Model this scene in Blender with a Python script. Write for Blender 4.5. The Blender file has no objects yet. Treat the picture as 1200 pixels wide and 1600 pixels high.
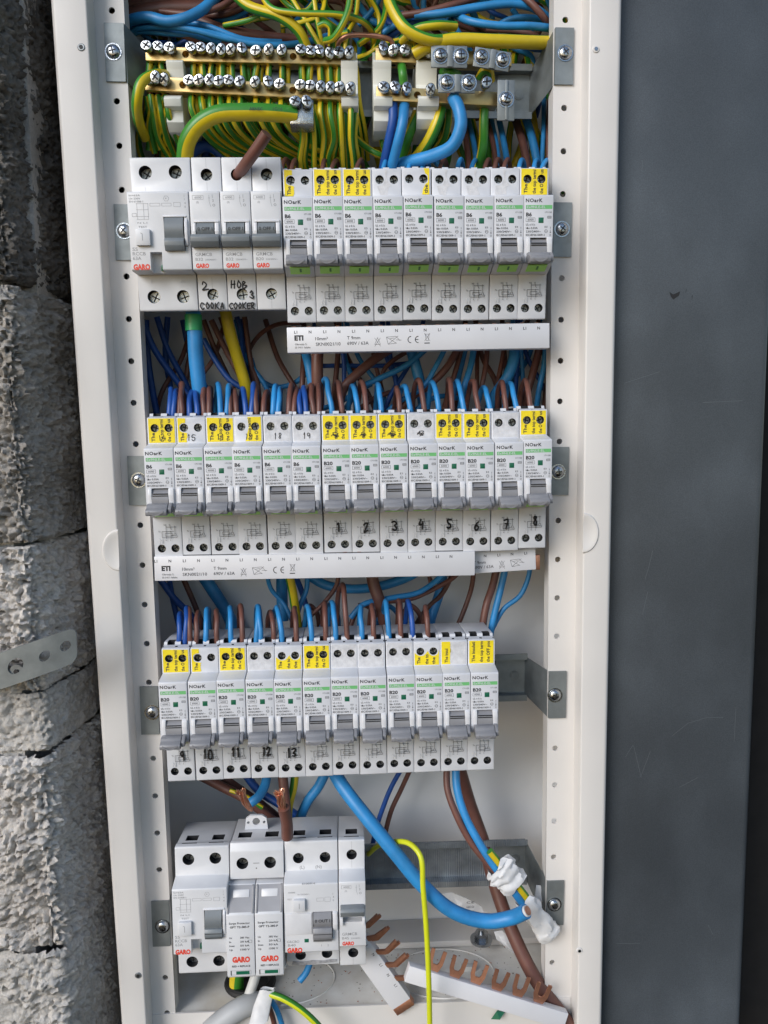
import bpy, bmesh, math, random
from mathutils import Vector, Matrix, noise
random.seed(7)
SC = bpy.context.scene
C = SC.collection
S = 0.001                                   # everything is written in millimetres

# ------------------------------------------------------------------ camera
CAM = Vector((-10.7066, -548.1426, -113.6532))
FPX = 1229.93
R3 = Matrix(((0.99871887, 0.04951149, 0.01045116),
             (-0.05032719, 0.99338452, 0.10321996),
             (-0.00527145, -0.1036137, 0.99460365)))   # columns: right, forward, up
cd = bpy.data.cameras.new('camera'); cam = bpy.data.objects.new('camera', cd); C.objects.link(cam)
cam.matrix_world = Matrix.Translation(CAM * S) @ Matrix(((R3[0][0], R3[0][2], -R3[0][1]),
    (R3[1][0], R3[1][2], -R3[1][1]), (R3[2][0], R3[2][2], -R3[2][1]))).to_4x4()
cd.sensor_fit = 'VERTICAL'; cd.sensor_height = 24; cd.sensor_width = 18
cd.lens = FPX / 1600 * 24
cd.clip_start = 0.01; cd.clip_end = 50
SC.camera = cam

def at(px, py, Y):
    """point (mm) at depth Y seen at photo pixel px, py"""
    d = R3 @ Vector(((px - 600) / FPX, 1, -(py - 800) / FPX))
    return CAM + d * ((Y - CAM.y) / d.y)

# ------------------------------------------------------------------ light
SUN_AZ = math.radians(41)      # to the left of straight ahead, in front of the cabinet
SUN_EL = math.radians(26)
w = bpy.data.worlds.new('World'); SC.world = w; w.use_nodes = True
nt = w.node_tree; bgn = nt.nodes['Background']
sky = nt.nodes.new('ShaderNodeTexSky'); sky.sky_type = 'NISHITA'; sky.sun_disc = False
sky.sun_elevation = SUN_EL; sky.air_density = 1.0; sky.dust_density = 0.6; sky.ozone_density = 1.6
sd = Vector((-math.sin(SUN_AZ) * math.cos(SUN_EL), -math.cos(SUN_AZ) * math.cos(SUN_EL), math.sin(SUN_EL)))
sky.sun_rotation = math.atan2(sd.x, sd.y)
nt.links.new(sky.outputs[0], bgn.inputs[0]); bgn.inputs[1].default_value = 0.095
ld = bpy.data.lights.new('sun', 'SUN'); lo = bpy.data.objects.new('sun', ld); C.objects.link(lo)
ld.energy = 1.5; ld.angle = math.radians(30); ld.color = (1.0, 0.985, 0.97)
lo.rotation_euler = (-sd).to_track_quat('-Z', 'Y').to_euler()
SC.view_settings.view_transform = 'Standard'; SC.view_settings.look = 'None'
SC.view_settings.exposure = 0.70; SC.view_settings.gamma = 1.0
SC.cycles.max_bounces = 8; SC.cycles.diffuse_bounces = 6

# ------------------------------------------------------------------ materials
def mat(name, col, rough=0.5, metal=0.0, var=0.08, vscale=60, bump=0.0, bscale=400, spec=0.5, col2=None, trans=0.0, coat=0.0):
    m = bpy.data.materials.new(name); m.use_nodes = True
    t = m.node_tree; b = t.nodes['Principled BSDF']
    b.inputs['Roughness'].default_value = rough; b.inputs['Metallic'].default_value = metal
    b.inputs['Specular IOR Level'].default_value = spec
    if coat: b.inputs['Coat Weight'].default_value = coat
    tc = t.nodes.new('ShaderNodeTexCoord')
    n = t.nodes.new('ShaderNodeTexNoise'); n.inputs['Scale'].default_value = vscale; n.inputs['Detail'].default_value = 6
    t.links.new(tc.outputs['Object'], n.inputs['Vector'])
    mx = t.nodes.new('ShaderNodeMix'); mx.data_type = 'RGBA'
    c2 = col2 if col2 else tuple(c * (1 - 2 * var) for c in col)
    mx.inputs[6].default_value = (*col, 1); mx.inputs[7].default_value = (*c2, 1)
    mr = t.nodes.new('ShaderNodeMapRange'); mr.inputs[1].default_value = 0.35; mr.inputs[2].default_value = 0.7
    t.links.new(n.outputs[0], mr.inputs[0]); t.links.new(mr.outputs[0], mx.inputs[0])
    t.links.new(mx.outputs[2], b.inputs['Base Color'])
    r2 = t.nodes.new('ShaderNodeMapRange'); r2.inputs[3].default_value = max(0.02, rough - 0.08); r2.inputs[4].default_value = min(1, rough + 0.1)
    t.links.new(n.outputs[0], r2.inputs[0]); t.links.new(r2.outputs[0], b.inputs['Roughness'])
    if bump:
        n2 = t.nodes.new('ShaderNodeTexNoise'); n2.inputs['Scale'].default_value = bscale; n2.inputs['Detail'].default_value = 4
        t.links.new(tc.outputs['Object'], n2.inputs['Vector'])
        bp = t.nodes.new('ShaderNodeBump'); bp.inputs['Strength'].default_value = bump; bp.inputs['Distance'].default_value = 0.0006
        t.links.new(n2.outputs[0], bp.inputs['Height']); t.links.new(bp.outputs[0], b.inputs['Normal'])
    return m
M = dict(
    paint=mat('cream_paint', (0.685, 0.66, 0.635), 0.40, var=0.05, vscale=11, bump=0.06, bscale=900),
    back=mat('back_plate_paint', (0.80, 0.81, 0.82), 0.42, var=0.04, vscale=14, bump=0.05, bscale=700),
    floorp=mat('dusty_floor_paint', (0.80, 0.79, 0.76), 0.55, var=0.1, vscale=45, col2=(0.62, 0.58, 0.52), bump=0.2, bscale=900),
    body=mat('light_grey_plastic', (0.61, 0.62, 0.655), 0.42, var=0.03, vscale=120, bump=0.08, bscale=2500),
    top=mat('mid_grey_plastic', (0.50, 0.50, 0.53), 0.5, var=0.05, vscale=150, bump=0.1, bscale=2500),
    white=mat('white_plastic', (0.645, 0.65, 0.67), 0.40, var=0.03, vscale=90, bump=0.06, bscale=2500),
    strip=mat('strip_plastic', (0.67, 0.67, 0.70), 0.33, var=0.03, vscale=40, bump=0.05, bscale=1500),
    grey=mat('toggle_grey_plastic', (0.235, 0.235, 0.25), 0.36, var=0.06, vscale=200, bump=0.1, bscale=2000),
    grey2=mat('toggle_blue_grey_plastic', (0.19, 0.21, 0.225), 0.36, var=0.06, vscale=200, bump=0.1, bscale=2000),
    grip_grey=mat('pale_grip_plastic', (0.34, 0.34, 0.36), 0.45),
    dark=mat('recess_shade_and_black_marks', (0.015, 0.015, 0.017), 0.6),  # black marks, and shade painted into holes, slots and grooves
    ink=mat('dark_ink', (0.03, 0.03, 0.035), 0.6, var=0.1),
    ink2=mat('faint_grey_ink', (0.30, 0.30, 0.31), 0.6, var=0.1),
    pen=mat('marker_pen_ink', (0.02, 0.018, 0.02), 0.5, var=0.3, vscale=300),
    emb=mat('embossed_plastic', (0.70, 0.70, 0.72), 0.3),
    green=mat('green_band_ink', (0.16, 0.50, 0.18), 0.5, var=0.1, vscale=300),
    lime=mat('lime_tab_plastic', (0.42, 0.85, 0.14), 0.4, var=0.05),
    teal=mat('green_window_plastic', (0.01, 0.13, 0.07), 0.3),
    yellow=mat('yellow_sticker_paper', (0.85, 0.66, 0.01), 0.55, var=0.06, vscale=300, bump=0.2, bscale=1200),
    paper=mat('torn_white_paper', (0.62, 0.62, 0.64), 0.8, var=0.1, vscale=300, bump=0.5, bscale=900),
    red=mat('orange_red_ink', (0.72, 0.07, 0.04), 0.5),
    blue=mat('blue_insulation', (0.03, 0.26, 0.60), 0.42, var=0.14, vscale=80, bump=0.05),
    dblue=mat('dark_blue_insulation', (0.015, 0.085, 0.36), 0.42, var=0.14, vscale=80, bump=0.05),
    brown=mat('brown_insulation', (0.16, 0.066, 0.05), 0.45, var=0.16, vscale=80, bump=0.05),
    gyg=mat('green_insulation', (0.045, 0.24, 0.025), 0.36, var=0.08, vscale=80, bump=0.05),
    gyy=mat('yellow_insulation', (0.66, 0.50, 0.015), 0.36, var=0.08, vscale=80, bump=0.05),
    lyel=mat('bright_yellow_insulation', (0.62, 0.66, 0.02), 0.36, var=0.05),
    sleeve=mat('green_tape', (0.03, 0.36, 0.12), 0.35),
    wsleeve=mat('white_sleeve_plastic', (0.62, 0.62, 0.60), 0.5, var=0.06, bump=0.3, bscale=300),
    conduit=mat('grey_conduit_plastic', (0.42, 0.43, 0.44), 0.5, var=0.06),
    tape=mat('white_tape', (0.70, 0.70, 0.71), 0.5, var=0.08, vscale=150, bump=0.5, bscale=160),
    clip=mat('translucent_clip_plastic', (0.72, 0.73, 0.68), 0.4, var=0.04),
    zinc=mat('galvanised_steel', (0.27, 0.295, 0.30), 0.52, 0.6, var=0.16, vscale=70, bump=0.1, bscale=600),
    zdark=mat('dull_galvanised_steel', (0.30, 0.32, 0.33), 0.5, 0.8, var=0.2, vscale=60, bump=0.15, bscale=600),
    screw=mat('screw_steel', (0.46, 0.48, 0.50), 0.24, 1.0, var=0.12, vscale=500, bump=0.3, bscale=1500),
    tscrew=mat('dark_terminal_steel', (0.40, 0.42, 0.43), 0.35, 1.0, var=0.3, vscale=800, bump=0.3, bscale=1500),
    brass=mat('brass', (0.60, 0.44, 0.20), 0.38, 0.95, var=0.12, vscale=120, bump=0.1),
    copper=mat('copper', (0.60, 0.29, 0.19), 0.4, 0.82, var=0.12, vscale=300, bump=0.15),
    charcoal=mat('charcoal_paint', (0.055, 0.066, 0.078), 0.42, var=0.1, vscale=20),
    rubber=mat('black_rubber', (0.012, 0.012, 0.013), 0.55),
    wall=mat('dark_wall', (0.012, 0.011, 0.011), 0.95, bump=0.4, bscale=60),
)
GY = ('gyg', 'gyy')

# ------------------------------------------------------------------ mesh helpers
class MB:
    def __init__(s): s.v, s.f, s.m, s.mats = [], [], [], []
    def mi(s, k):
        if k not in s.mats: s.mats.append(k)
        return s.mats.index(k)
    def add(s, vs, fs, k, mtx=None):
        o = len(s.v); i = s.mi(k)
        s.v += [tuple(mtx @ Vector(p)) if mtx else tuple(p) for p in vs]
        for f in fs: s.f.append(tuple(o + a for a in f)); s.m.append(i)
        return s
    def box(s, x0, x1, y0, y1, z0, z1, k, mtx=None):
        vs = [(x, y, z) for x in (x0, x1) for y in (y0, y1) for z in (z0, z1)]
        return s.add(vs, [(0, 1, 3, 2), (4, 6, 7, 5), (0, 4, 5, 1), (2, 3, 7, 6), (0, 2, 6, 4), (1, 5, 7, 3)], k, mtx)
    def bbox(s, x0, x1, y0, y1, z0, z1, k, b=0.4, mtx=None):
        """box with bevelled edges"""
        bm = bmesh.new(); bmesh.ops.create_cube(bm, size=1)
        for v in bm.verts: v.co = Vector(((x0 + x1) / 2 + v.co.x * (x1 - x0), (y0 + y1) / 2 + v.co.y * (y1 - y0), (z0 + z1) / 2 + v.co.z * (z1 - z0)))
        bmesh.ops.bevel(bm, geom=bm.edges[:], offset=b, segments=2, profile=0.5, affect='EDGES')
        s.bm(bm, k, mtx); return s
    def bm(s, bm, k, mtx=None):
        bm.verts.index_update()
        s.add([v.co[:] for v in bm.verts], [[v.index for v in f.verts] for f in bm.faces], k, mtx); bm.free()
    def prism(s, poly, x0, x1, k, mtx=None, bev=0.0):
        """poly in (y, z), extruded along x"""
        n = len(poly); bm = bmesh.new()
        a = [bm.verts.new((x0, y, z)) for y, z in poly]; b = [bm.verts.new((x1, y, z)) for y, z in poly]
        bm.faces.new(a); bm.faces.new(b[::-1])
        for i in range(n): bm.faces.new((a[i], b[i], b[(i + 1) % n], a[(i + 1) % n]))
        bmesh.ops.recalc_face_normals(bm, faces=bm.faces[:])
        if bev: bmesh.ops.bevel(bm, geom=bm.edges[:], offset=bev, segments=2, profile=0.5, affect='EDGES')
        s.bm(bm, k, mtx); return s
    def cyl(s, c, r, h, k, axis='y', n=20, r2=None, mtx=None, cap=True):
        """cylinder from c along -y (axis y) / +z (axis z) by h"""
        r2 = r if r2 is None else r2; vs = []
        for j, (rr, t) in enumerate(((r, 0), (r2, h))):
            for i in range(n):
                a = 2 * math.pi * i / n; u, v = rr * math.cos(a), rr * math.sin(a)
                vs.append((c[0] + u, c[1] - t, c[2] + v) if axis == 'y' else ((c[0] + u, c[1] + v, c[2] + t) if axis == 'z' else (c[0] + t, c[1] + u, c[2] + v)))
        fs = [(i, (i + 1) % n, n + (i + 1) % n, n + i) for i in range(n)]
        if cap: fs += [tuple(range(n))[::-1], tuple(range(n, 2 * n))]
        return s.add(vs, fs, k, mtx)
    def merge(s, me, k, mtx=None):
        return s.add([v.co[:] for v in me.vertices], [tuple(p.vertices) for p in me.polygons], k, mtx)
    def seg(s, p, q, wd, k, y):
        """thin printed line between p and q (x,z) on the plane y"""
        d = Vector((q[0] - p[0], q[1] - p[1])); L = d.length or 1; nx, nz = -d.y / L * wd / 2, d.x / L * wd / 2
        return s.add([(p[0] + nx, y, p[1] + nz), (p[0] - nx, y, p[1] - nz), (q[0] - nx, y, q[1] - nz), (q[0] + nx, y, q[1] + nz)], [(0, 1, 2, 3)], k)
    def rect(s, x0, x1, z0, z1, k, y): return s.add([(x0, y, z0), (x1, y, z0), (x1, y, z1), (x0, y, z1)], [(0, 1, 2, 3)], k)
    def frame(s, x0, x1, z0, z1, wd, k, y):
        for p, q in (((x0, z0), (x1, z0)), ((x1, z0), (x1, z1)), ((x1, z1), (x0, z1)), ((x0, z1), (x0, z0))): s.seg(p, q, wd, k, y)
        return s
    def mesh(s, name, smooth=35, scale=S):
        me = bpy.data.meshes.new(name)
        me.from_pydata([(x * scale, y * scale, z * scale) for x, y, z in s.v], [], s.f)
        for k in s.mats: me.materials.append(M[k])
        me.polygons.foreach_set('material_index', s.m)
        bm = bmesh.new(); bm.from_mesh(me); bmesh.ops.recalc_face_normals(bm, faces=bm.faces[:]) if getattr(s, 'recalc', False) else None
        bm.to_mesh(me); bm.free()
        if smooth:
            me.polygons.foreach_set('use_smooth', [True] * len(me.polygons)); me.set_sharp_from_angle(angle=math.radians(smooth))
        me.update(); return me

def obj(name, me, parent=None, loc=(0, 0, 0), rot=None, label=None, cat=None, group=None, kind=None):
    if isinstance(me, MB): me = me.mesh(name)
    o = bpy.data.objects.new(name, me); C.objects.link(o)
    o.location = Vector(loc) * S
    if rot is not None: o.rotation_euler = rot
    if parent: o.parent = parent
    tag(o, label, cat, group, kind); return o
def tag(o, label=None, cat=None, group=None, kind=None):
    for k, v in (('label', label), ('category', cat), ('group', group), ('kind', kind)):
        if v: o[k] = v
def thing(name, label, cat, loc=(0, 0, 0), rot=None, group=None): return obj(name, None, None, loc, rot, label, cat, group)

def evaluated(o):
    dg = bpy.context.evaluated_depsgraph_get(); dg.update()
    return bpy.data.meshes.new_from_object(o.evaluated_get(dg))
def scratch(me):
    o = bpy.data.objects.new('scratch', me); C.objects.link(o); return o
def drop(o): bpy.data.objects.remove(o)
def cut(mb, cutter, name, smooth=35):
    """boolean difference of two MBs -> mesh (built in mm x0.1 to stay well conditioned)"""
    a = scratch(mb.mesh('a', 0, 0.1)); b = scratch(cutter.mesh('b', 0, 0.1))
    for me in (a.data, b.data):
        bm = bmesh.new(); bm.from_mesh(me); bmesh.ops.recalc_face_normals(bm, faces=bm.faces[:]); bm.to_mesh(me); bm.free()
    md = a.modifiers.new('x', 'BOOLEAN'); md.operation = 'DIFFERENCE'; md.object = b; md.solver = 'EXACT'
    try: md.material_mode = 'TRANSFER'
    except Exception: pass
    me = evaluated(a); drop(a); drop(b); me.name = name
    me.transform(Matrix.Scale(S * 10, 4))
    if smooth:
        me.polygons.foreach_set('use_smooth', [True] * len(me.polygons)); me.set_sharp_from_angle(angle=math.radians(smooth))
    return me

# text ------------------------------------------------
_T = {}
def text_me(s, bold=0.0):
    key = (s, bold)
    if key not in _T:
        cu = bpy.data.curves.new('t', 'FONT'); cu.body = s; cu.size = 1; cu.resolution_u = 2; cu.offset = bold; cu.space_character = 1.12 if s == 'NOarK' else 1.0; cu.fill_mode = 'FRONT'
        o = scratch(cu); me = evaluated(o); drop(o); _T[key] = me
    return _T[key]
def text(mb, s, x, z, h, k, y, wd=None, bold=0.0, rot=0.0):
    """print s with its lower left at (x, z), capital height h, optional total width, on plane y facing -y"""
    bold += .008; me = text_me(s, bold); sc = h / 0.70
    xs = [v.co.x for v in me.vertices]
    if not xs: return
    x0, x1 = min(xs), max(xs); sx = (wd / (x1 - x0)) if wd else sc
    cr, sr = math.cos(rot), math.sin(rot); vs = []
    for v in me.vertices:
        u, q = (v.co.x - x0) * sx, v.co.y * sc
        vs.append((x + u * cr - q * sr, y, z + u * sr + q * cr))
    mb.add(vs, [tuple(p.vertices) for p in me.polygons], k)

# filled outline with holes, extruded: verts in (x,z) plane, thickness along y
def plate(outline, holes, y, th, k, name, bevel=0.0):
    cu = bpy.data.curves.new('p', 'CURVE'); cu.dimensions = '2D'; cu.fill_mode = 'BOTH'; cu.extrude = th / 2; cu.resolution_u = 4
    for pts in [outline] + holes:
        sp = cu.splines.new('POLY'); sp.points.add(len(pts) - 1); sp.use_cyclic_u = True
        for p, q in zip(sp.points, pts): p.co = (q[0], q[1], 0, 1)
    o = scratch(cu); me = evaluated(o); drop(o)
    me.transform(Matrix(((1, 0, 0, 0), (0, 0, -1, y), (0, 1, 0, 0), (0, 0, 0, 1))))
    me.transform(Matrix.Scale(S, 4)); me.materials.clear(); me.materials.append(M[k]); me.name = name
    return me
def ring(cx, cz, r, n=16, rz=None): return [(cx + r * math.cos(2 * math.pi * i / n), cz + (rz or r) * math.sin(2 * math.pi * i / n)) for i in range(n)]

# tubes ----------------------------------------------
def spline(pts, per=6):
    P = [Vector(p) for p in pts]
    if len(P) < 3: per = 4
    P = [P[0] * 2 - P[1]] + P + [P[-1] * 2 - P[-2]]; out = []
    for i in range(1, len(P) - 2):
        a, b, c, d = P[i - 1:i + 3]
        ta, tb, tc_ = 0.0, (b - a).length ** .5, 0
        t0 = 0; t1 = t0 + max(1e-3, (b - a).length ** .5); t2 = t1 + max(1e-3, (c - b).length ** .5); t3 = t2 + max(1e-3, (d - c).length ** .5)
        for j in range(per):
            t = t1 + (t2 - t1) * j / per
            A1 = a * ((t1 - t) / (t1 - t0)) + b * ((t - t0) / (t1 - t0)); A2 = b * ((t2 - t) / (t2 - t1)) + c * ((t - t1) / (t2 - t1)); A3 = c * ((t3 - t) / (t3 - t2)) + d * ((t - t2) / (t3 - t2))
            B1 = A1 * ((t2 - t) / (t2 - t0)) + A2 * ((t - t0) / (t2 - t0)); B2 = A2 * ((t3 - t) / (t3 - t1)) + A3 * ((t - t1) / (t3 - t1))
            out.append(B1 * ((t2 - t) / (t2 - t1)) + B2 * ((t - t1) / (t2 - t1)))
    out.append(P[-2]); return out
def tube(mb, pts, r, col, n=12, per=6, twist=0.0, phase=0.0, raw=False, r_end=None, quad=False):
    P = [Vector(p) for p in pts] if raw else spline(pts, per)
    T = [(P[min(i + 1, len(P) - 1)] - P[max(i - 1, 0)]).normalized() for i in range(len(P))]
    up = Vector((0, -1, 0)); u = up - T[0] * up.dot(T[0])
    if u.length < 1e-3: u = Vector((1, 0, 0)) - T[0] * T[0].x
    u.normalize(); vs = []; o = len(mb.v)
    cols = col if isinstance(col, tuple) else (col,)
    for i, p in enumerate(P):
        u = (u - T[i] * u.dot(T[i])).normalized(); v = T[i].cross(u)
        rr = r if r_end is None else r + (r_end - r) * i / (len(P) - 1)
        ph = phase + twist * i / max(1, len(P) - 1)
        for j in range(n):
            a = 2 * math.pi * j / n + ph; vs.append(p + (u * math.cos(a) + v * math.sin(a)) * rr)
    mb.v += [tuple(q) for q in vs]
    for i in range(len(P) - 1):
        for j in range(n):
            k = cols[0] if len(cols) == 1 else (cols[1] if ((j * 4 // n) % 2 == 0 if quad else (j * 2 // n) == 0) else cols[0])
            mb.f.append((o + i * n + j, o + (i + 1) * n + j, o + (i + 1) * n + (j + 1) % n, o + i * n + (j + 1) % n)); mb.m.append(mb.mi(k))
    for base, rev in ((0, False), ((len(P) - 1) * n, True)):
        f = tuple(o + base + j for j in range(n)); mb.f.append(f[::-1] if rev else f); mb.m.append(mb.mi(cols[0]))

_labels = {}
def wire(col, wpx, label, pts, group=None, px=True, phase=None, twist=None, name=None, end=None, start=None):
    """one wire: wpx = visible width in photo pixels or (px=False) radius in mm"""
    P = [at(*p) for p in pts] if px else [Vector(p) for p in pts]
    r = wpx / 2 / (FPX / (P[0].y - CAM.y)) if px else wpx
    mb = MB(); striped = isinstance(col, tuple)
    P = [p + Vector((random.uniform(-.5, .5), 0, random.uniform(-.5, .5))) if 0 < i_ < len(P) - 1 else p for i_, p in enumerate(P)]
    tube(mb, P, r, col, quad=r < 2.5, n=16 if r > 2.5 else 12, phase=(random.uniform(0, 6.28) if phase is None else phase) if striped else 0,
         twist=(random.uniform(-1.2, 1.2) if twist is None else twist) if striped else 0)
    mb.recalc = True
    o = obj(name or ('earth_wire' if striped else 'wire'), mb, None, label=label, cat='wire', group=group)
    for e, (a, b) in ((end, (-1, -2)), (start, (0, 1))):
        if e:      # bare copper core
            d = (P[a] - P[b]).normalized(); c = MB(); tube(c, [P[a] - d * .3, P[a] + d * e], r * .66, 'copper', n=10, raw=True); obj('copper_core', c, o)
    return o

# ------------------------------------------------------------------ setting: wall behind, stone wall
C0 = MB(); C0.box(-420, 460, 66, 90, -760, 420, 'wall'); obj('back_wall', C0, kind='structure')

def stone_mat(name, c1, c2, c3):
    m = bpy.data.materials.new(name); m.use_nodes = True; t = m.node_tree; b = t.nodes['Principled BSDF']; b.inputs['Roughness'].default_value = 0.95
    b.inputs['Specular IOR Level'].default_value = 0.15
    tc = t.nodes.new('ShaderNodeTexCoord')
    def nz(sc, det=8, ro=.65):
        n = t.nodes.new('ShaderNodeTexNoise'); n.inputs['Scale'].default_value = sc; n.inputs['Detail'].default_value = det; n.inputs['Roughness'].default_value = ro
        t.links.new(tc.outputs['Object'], n.inputs['Vector']); return n
    n1 = nz(22); cr = t.nodes.new('ShaderNodeValToRGB')
    cr.color_ramp.elements[0].position = .32; cr.color_ramp.elements[0].color = (*c1, 1)
    cr.color_ramp.elements[1].position = .68; cr.color_ramp.elements[1].color = (*c3, 1)
    e = cr.color_ramp.elements.new(.5); e.color = (*c2, 1)
    t.links.new(n1.outputs[0], cr.inputs[0])
    n3 = nz(700, 4); mx = t.nodes.new('ShaderNodeMix'); mx.data_type = 'RGBA'; mx.blend_type = 'MULTIPLY'; mx.inputs[0].default_value = .55
    c4 = t.nodes.new('ShaderNodeValToRGB'); c4.color_ramp.elements[0].position = .3; c4.color_ramp.elements[0].color = (.66, .65, .64, 1); c4.color_ramp.elements[1].position = .6; c4.color_ramp.elements[1].color = (1.0, 1.0, 1.0, 1)
    t.links.new(n3.outputs[0], c4.inputs[0]); t.links.new(cr.outputs[0], mx.inputs[6]); t.links.new(c4.outputs[0], mx.inputs[7]); t.links.new(mx.outputs[2], b.inputs['Base Color'])
    n2 = nz(420, 8, .7); bp = t.nodes.new('ShaderNodeBump'); bp.inputs['Strength'].default_value = 1.0; bp.inputs['Distance'].default_value = .0030
    t.links.new(n2.outputs[0], bp.inputs['Height']); t.links.new(bp.outputs[0], b.inputs['Normal'])
    return m
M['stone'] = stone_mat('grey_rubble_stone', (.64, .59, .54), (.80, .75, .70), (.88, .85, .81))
M['stone_shade'] = stone_mat('dark_shaded_rubble_stone', (.13, .121, .11), (.21, .196, .18), (.31, .29, .265))  # upper block: darker grey that also carries shade painted into the colour
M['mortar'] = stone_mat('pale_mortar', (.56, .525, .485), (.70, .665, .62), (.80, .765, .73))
def xrev(z): return -195 + 14 * (120 - z) / 660     # the reveal beside the cabinet
def block(z0, z1, k, seed, amp, rough, bulge, arris=-62, name='stone_block', step=1.15):
    """front face then reveal, displaced outward; a closed rounded edge at top and bottom"""
    xl, yb = -290.0, 40.0
    path = []
    xr0 = 0
    L1 = (-180 - xl); rad = 10
    mb = MB(); NZ = int((z1 - z0) / step); rows = []
    s1 = list(range(int(xl), -204, 5)) ; us = []
    u = xl
    while u < -232: us.append(('f', u)); u += 4
    while u < -195 - rad: us.append(('f', u)); u += step
    for i in range(10): us.append(('c', i / 10))
    y = arris + rad
    while y < 5: us.append(('r', y)); y += step
    while y < yb: us.append(('r', y)); y += 6
    sv = Vector((seed * 31.7, seed * 17.3, seed * 7.9))
    for j in range(NZ + 1):
        z = z0 + (z1 - z0) * j / NZ; xr = xrev(z)
        e = min(z - z0, z1 - z); jr = 5 if k == 'stone_shade' else 2.5; rnd = 0 if e > jr else (jr - e) ** 2 / jr * 0.9     # rounded joint edge
        for kind, q in us:
            if kind == 'f': p = Vector((q + (xr + 195), arris, z)); n = Vector((0, -1, 0))
            elif kind == 'c':
                a = q * math.pi / 2; p = Vector((xr - rad + rad * math.sin(a), arris + rad - rad * math.cos(a), z)); n = Vector((math.sin(a), -math.cos(a), 0))
            else: p = Vector((xr, q, z)); n = Vector((1, 0, 0))
            a = (p + sv)
            d = noise.fractal(a * .018, 1.0, 2.0, 3) * bulge
            d += noise.fractal(a * .09, .9, 2.1, 4) * amp
            pit = noise.noise(a * .5 + sv); d += (noise.turbulence(a * .35, 4, False) - .5) * rough
            if pit > .22: d -= (pit - .22) * rough * 4
            fade = 1.0 if kind != 'r' else (0.8 if q < -5 else 0.4)
            d = d * fade - rnd
            if kind == 'r': d = min(d, 3.0)
            o_ = p + n * d; o_.x -= 9 * max(0, min(1, (-8 - o_.y) / 62)) ** 1.3      # the reveal splays outwards to the front
            mb.v.append(tuple(o_))
    n = len(us)
    k0 = mb.mi(k)
    for j in range(NZ):
        for i in range(n - 1):
            a = j * n + i; mb.f.append((a, a + 1, a + n + 1, a + n)); mb.m.append(k0)
    # close the block behind
    bl = [mb.v[j * n] for j in (0, NZ)]; br = [mb.v[j * n + n - 1] for j in (0, NZ)]
    return mb
stone = thing('stone_wall', 'rough grey rubble block wall left of the white cabinet', 'wall', (0, 0, 0))
def zpx(py): return at(30, py, -60).z
core = MB(); core.box(-420, -212, -64, 64, -740, 400, 'mortar'); core.box(-212, -199, -40, 64, -740, 400, 'mortar'); obj('mortar_core', core, stone)
M['stone_half_shade'] = stone_mat('half_shaded_rubble_stone', (.38, .35, .315), (.53, .495, .455), (.68, .645, .60))  # middle block: tone lowered, weaker light painted into the colour
blks = [(zpx(444) + 1, zpx(60) + 140, 'stone_shade', 1, 3.0, 4.5, 6, -72), (zpx(846), zpx(449), 'stone_half_shade', 2, 3.0, 4.5, 6, -74),
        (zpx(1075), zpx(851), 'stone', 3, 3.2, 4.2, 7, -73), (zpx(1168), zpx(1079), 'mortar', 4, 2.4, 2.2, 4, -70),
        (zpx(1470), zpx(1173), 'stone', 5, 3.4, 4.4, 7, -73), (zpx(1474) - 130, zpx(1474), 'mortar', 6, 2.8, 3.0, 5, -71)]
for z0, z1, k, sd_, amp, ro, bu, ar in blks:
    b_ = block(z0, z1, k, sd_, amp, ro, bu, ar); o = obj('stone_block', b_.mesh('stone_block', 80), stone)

# perforated strap sticking out of the stone
def strap():
    oz = [at(-30, 1020, -104).z, at(-30, 1078, -104).z]
    L, r = 62, 8
    out = [(-60, -11), (50, -11)] + [(54 + 5 * math.cos(a), -6 + 5 * math.sin(a)) for a in [-1.2, -.8, -.4, 0]] + [(59, 6)] + [(54 + 5 * math.cos(a), 6 + 5 * math.sin(a)) for a in [.4, .8, 1.2]] + [(50, 11), (-60, 11)]
    hs = [ring(25, 0, 4.6), ring(41.5, 0, 3.2), ring(53, 1.5, 3.0)]
    # densify long edges so it can bend
    def dense(p):
        q = []
        for i in range(len(p)):
            a, b = Vector(p[i]), Vector(p[(i + 1) % len(p)]); n = max(1, int((b - a).length / 4))
            q += [tuple(a.lerp(b, t / n)) for t in range(n)]
        return q
    me = plate(dense(out), hs, 0, 1.6, 'zinc', 'strap')
    bm = bmesh.new(); bm.from_mesh(me)
    for xx in range(10, 60, 3): bmesh.ops.bisect_plane(bm, geom=bm.verts[:] + bm.edges[:] + bm.faces[:], plane_co=(xx * S, 0, 0), plane_no=(1, 0, 0))
    bm.to_mesh(me); bm.free()
    for v in me.vertices:
        x, z = v.co.x / S, v.co.z / S
        bend = 0 if x < 22 else (x - 22) ** 2 * .004
        v.co.z = (z + (0 if x < 14 else (x - 14) * .34)) * S; v.co.y += bend * S
    return me
t = thing('perforated_strap', 'galvanised perforated steel strap end fixed on the rough stone', 'metal strap', at(-42, 1050, -82), (0, math.radians(1), 0))
obj('strap_plate', strap(), t)
k = MB(); k.cyl((25, 3, 0), 4.2, 2.6, 'zdark', n=20); k.cyl((25, .6, 0), 1.6, 1.2, 'dark', n=6); k.recalc = True; obj('screw', k, t)

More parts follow.
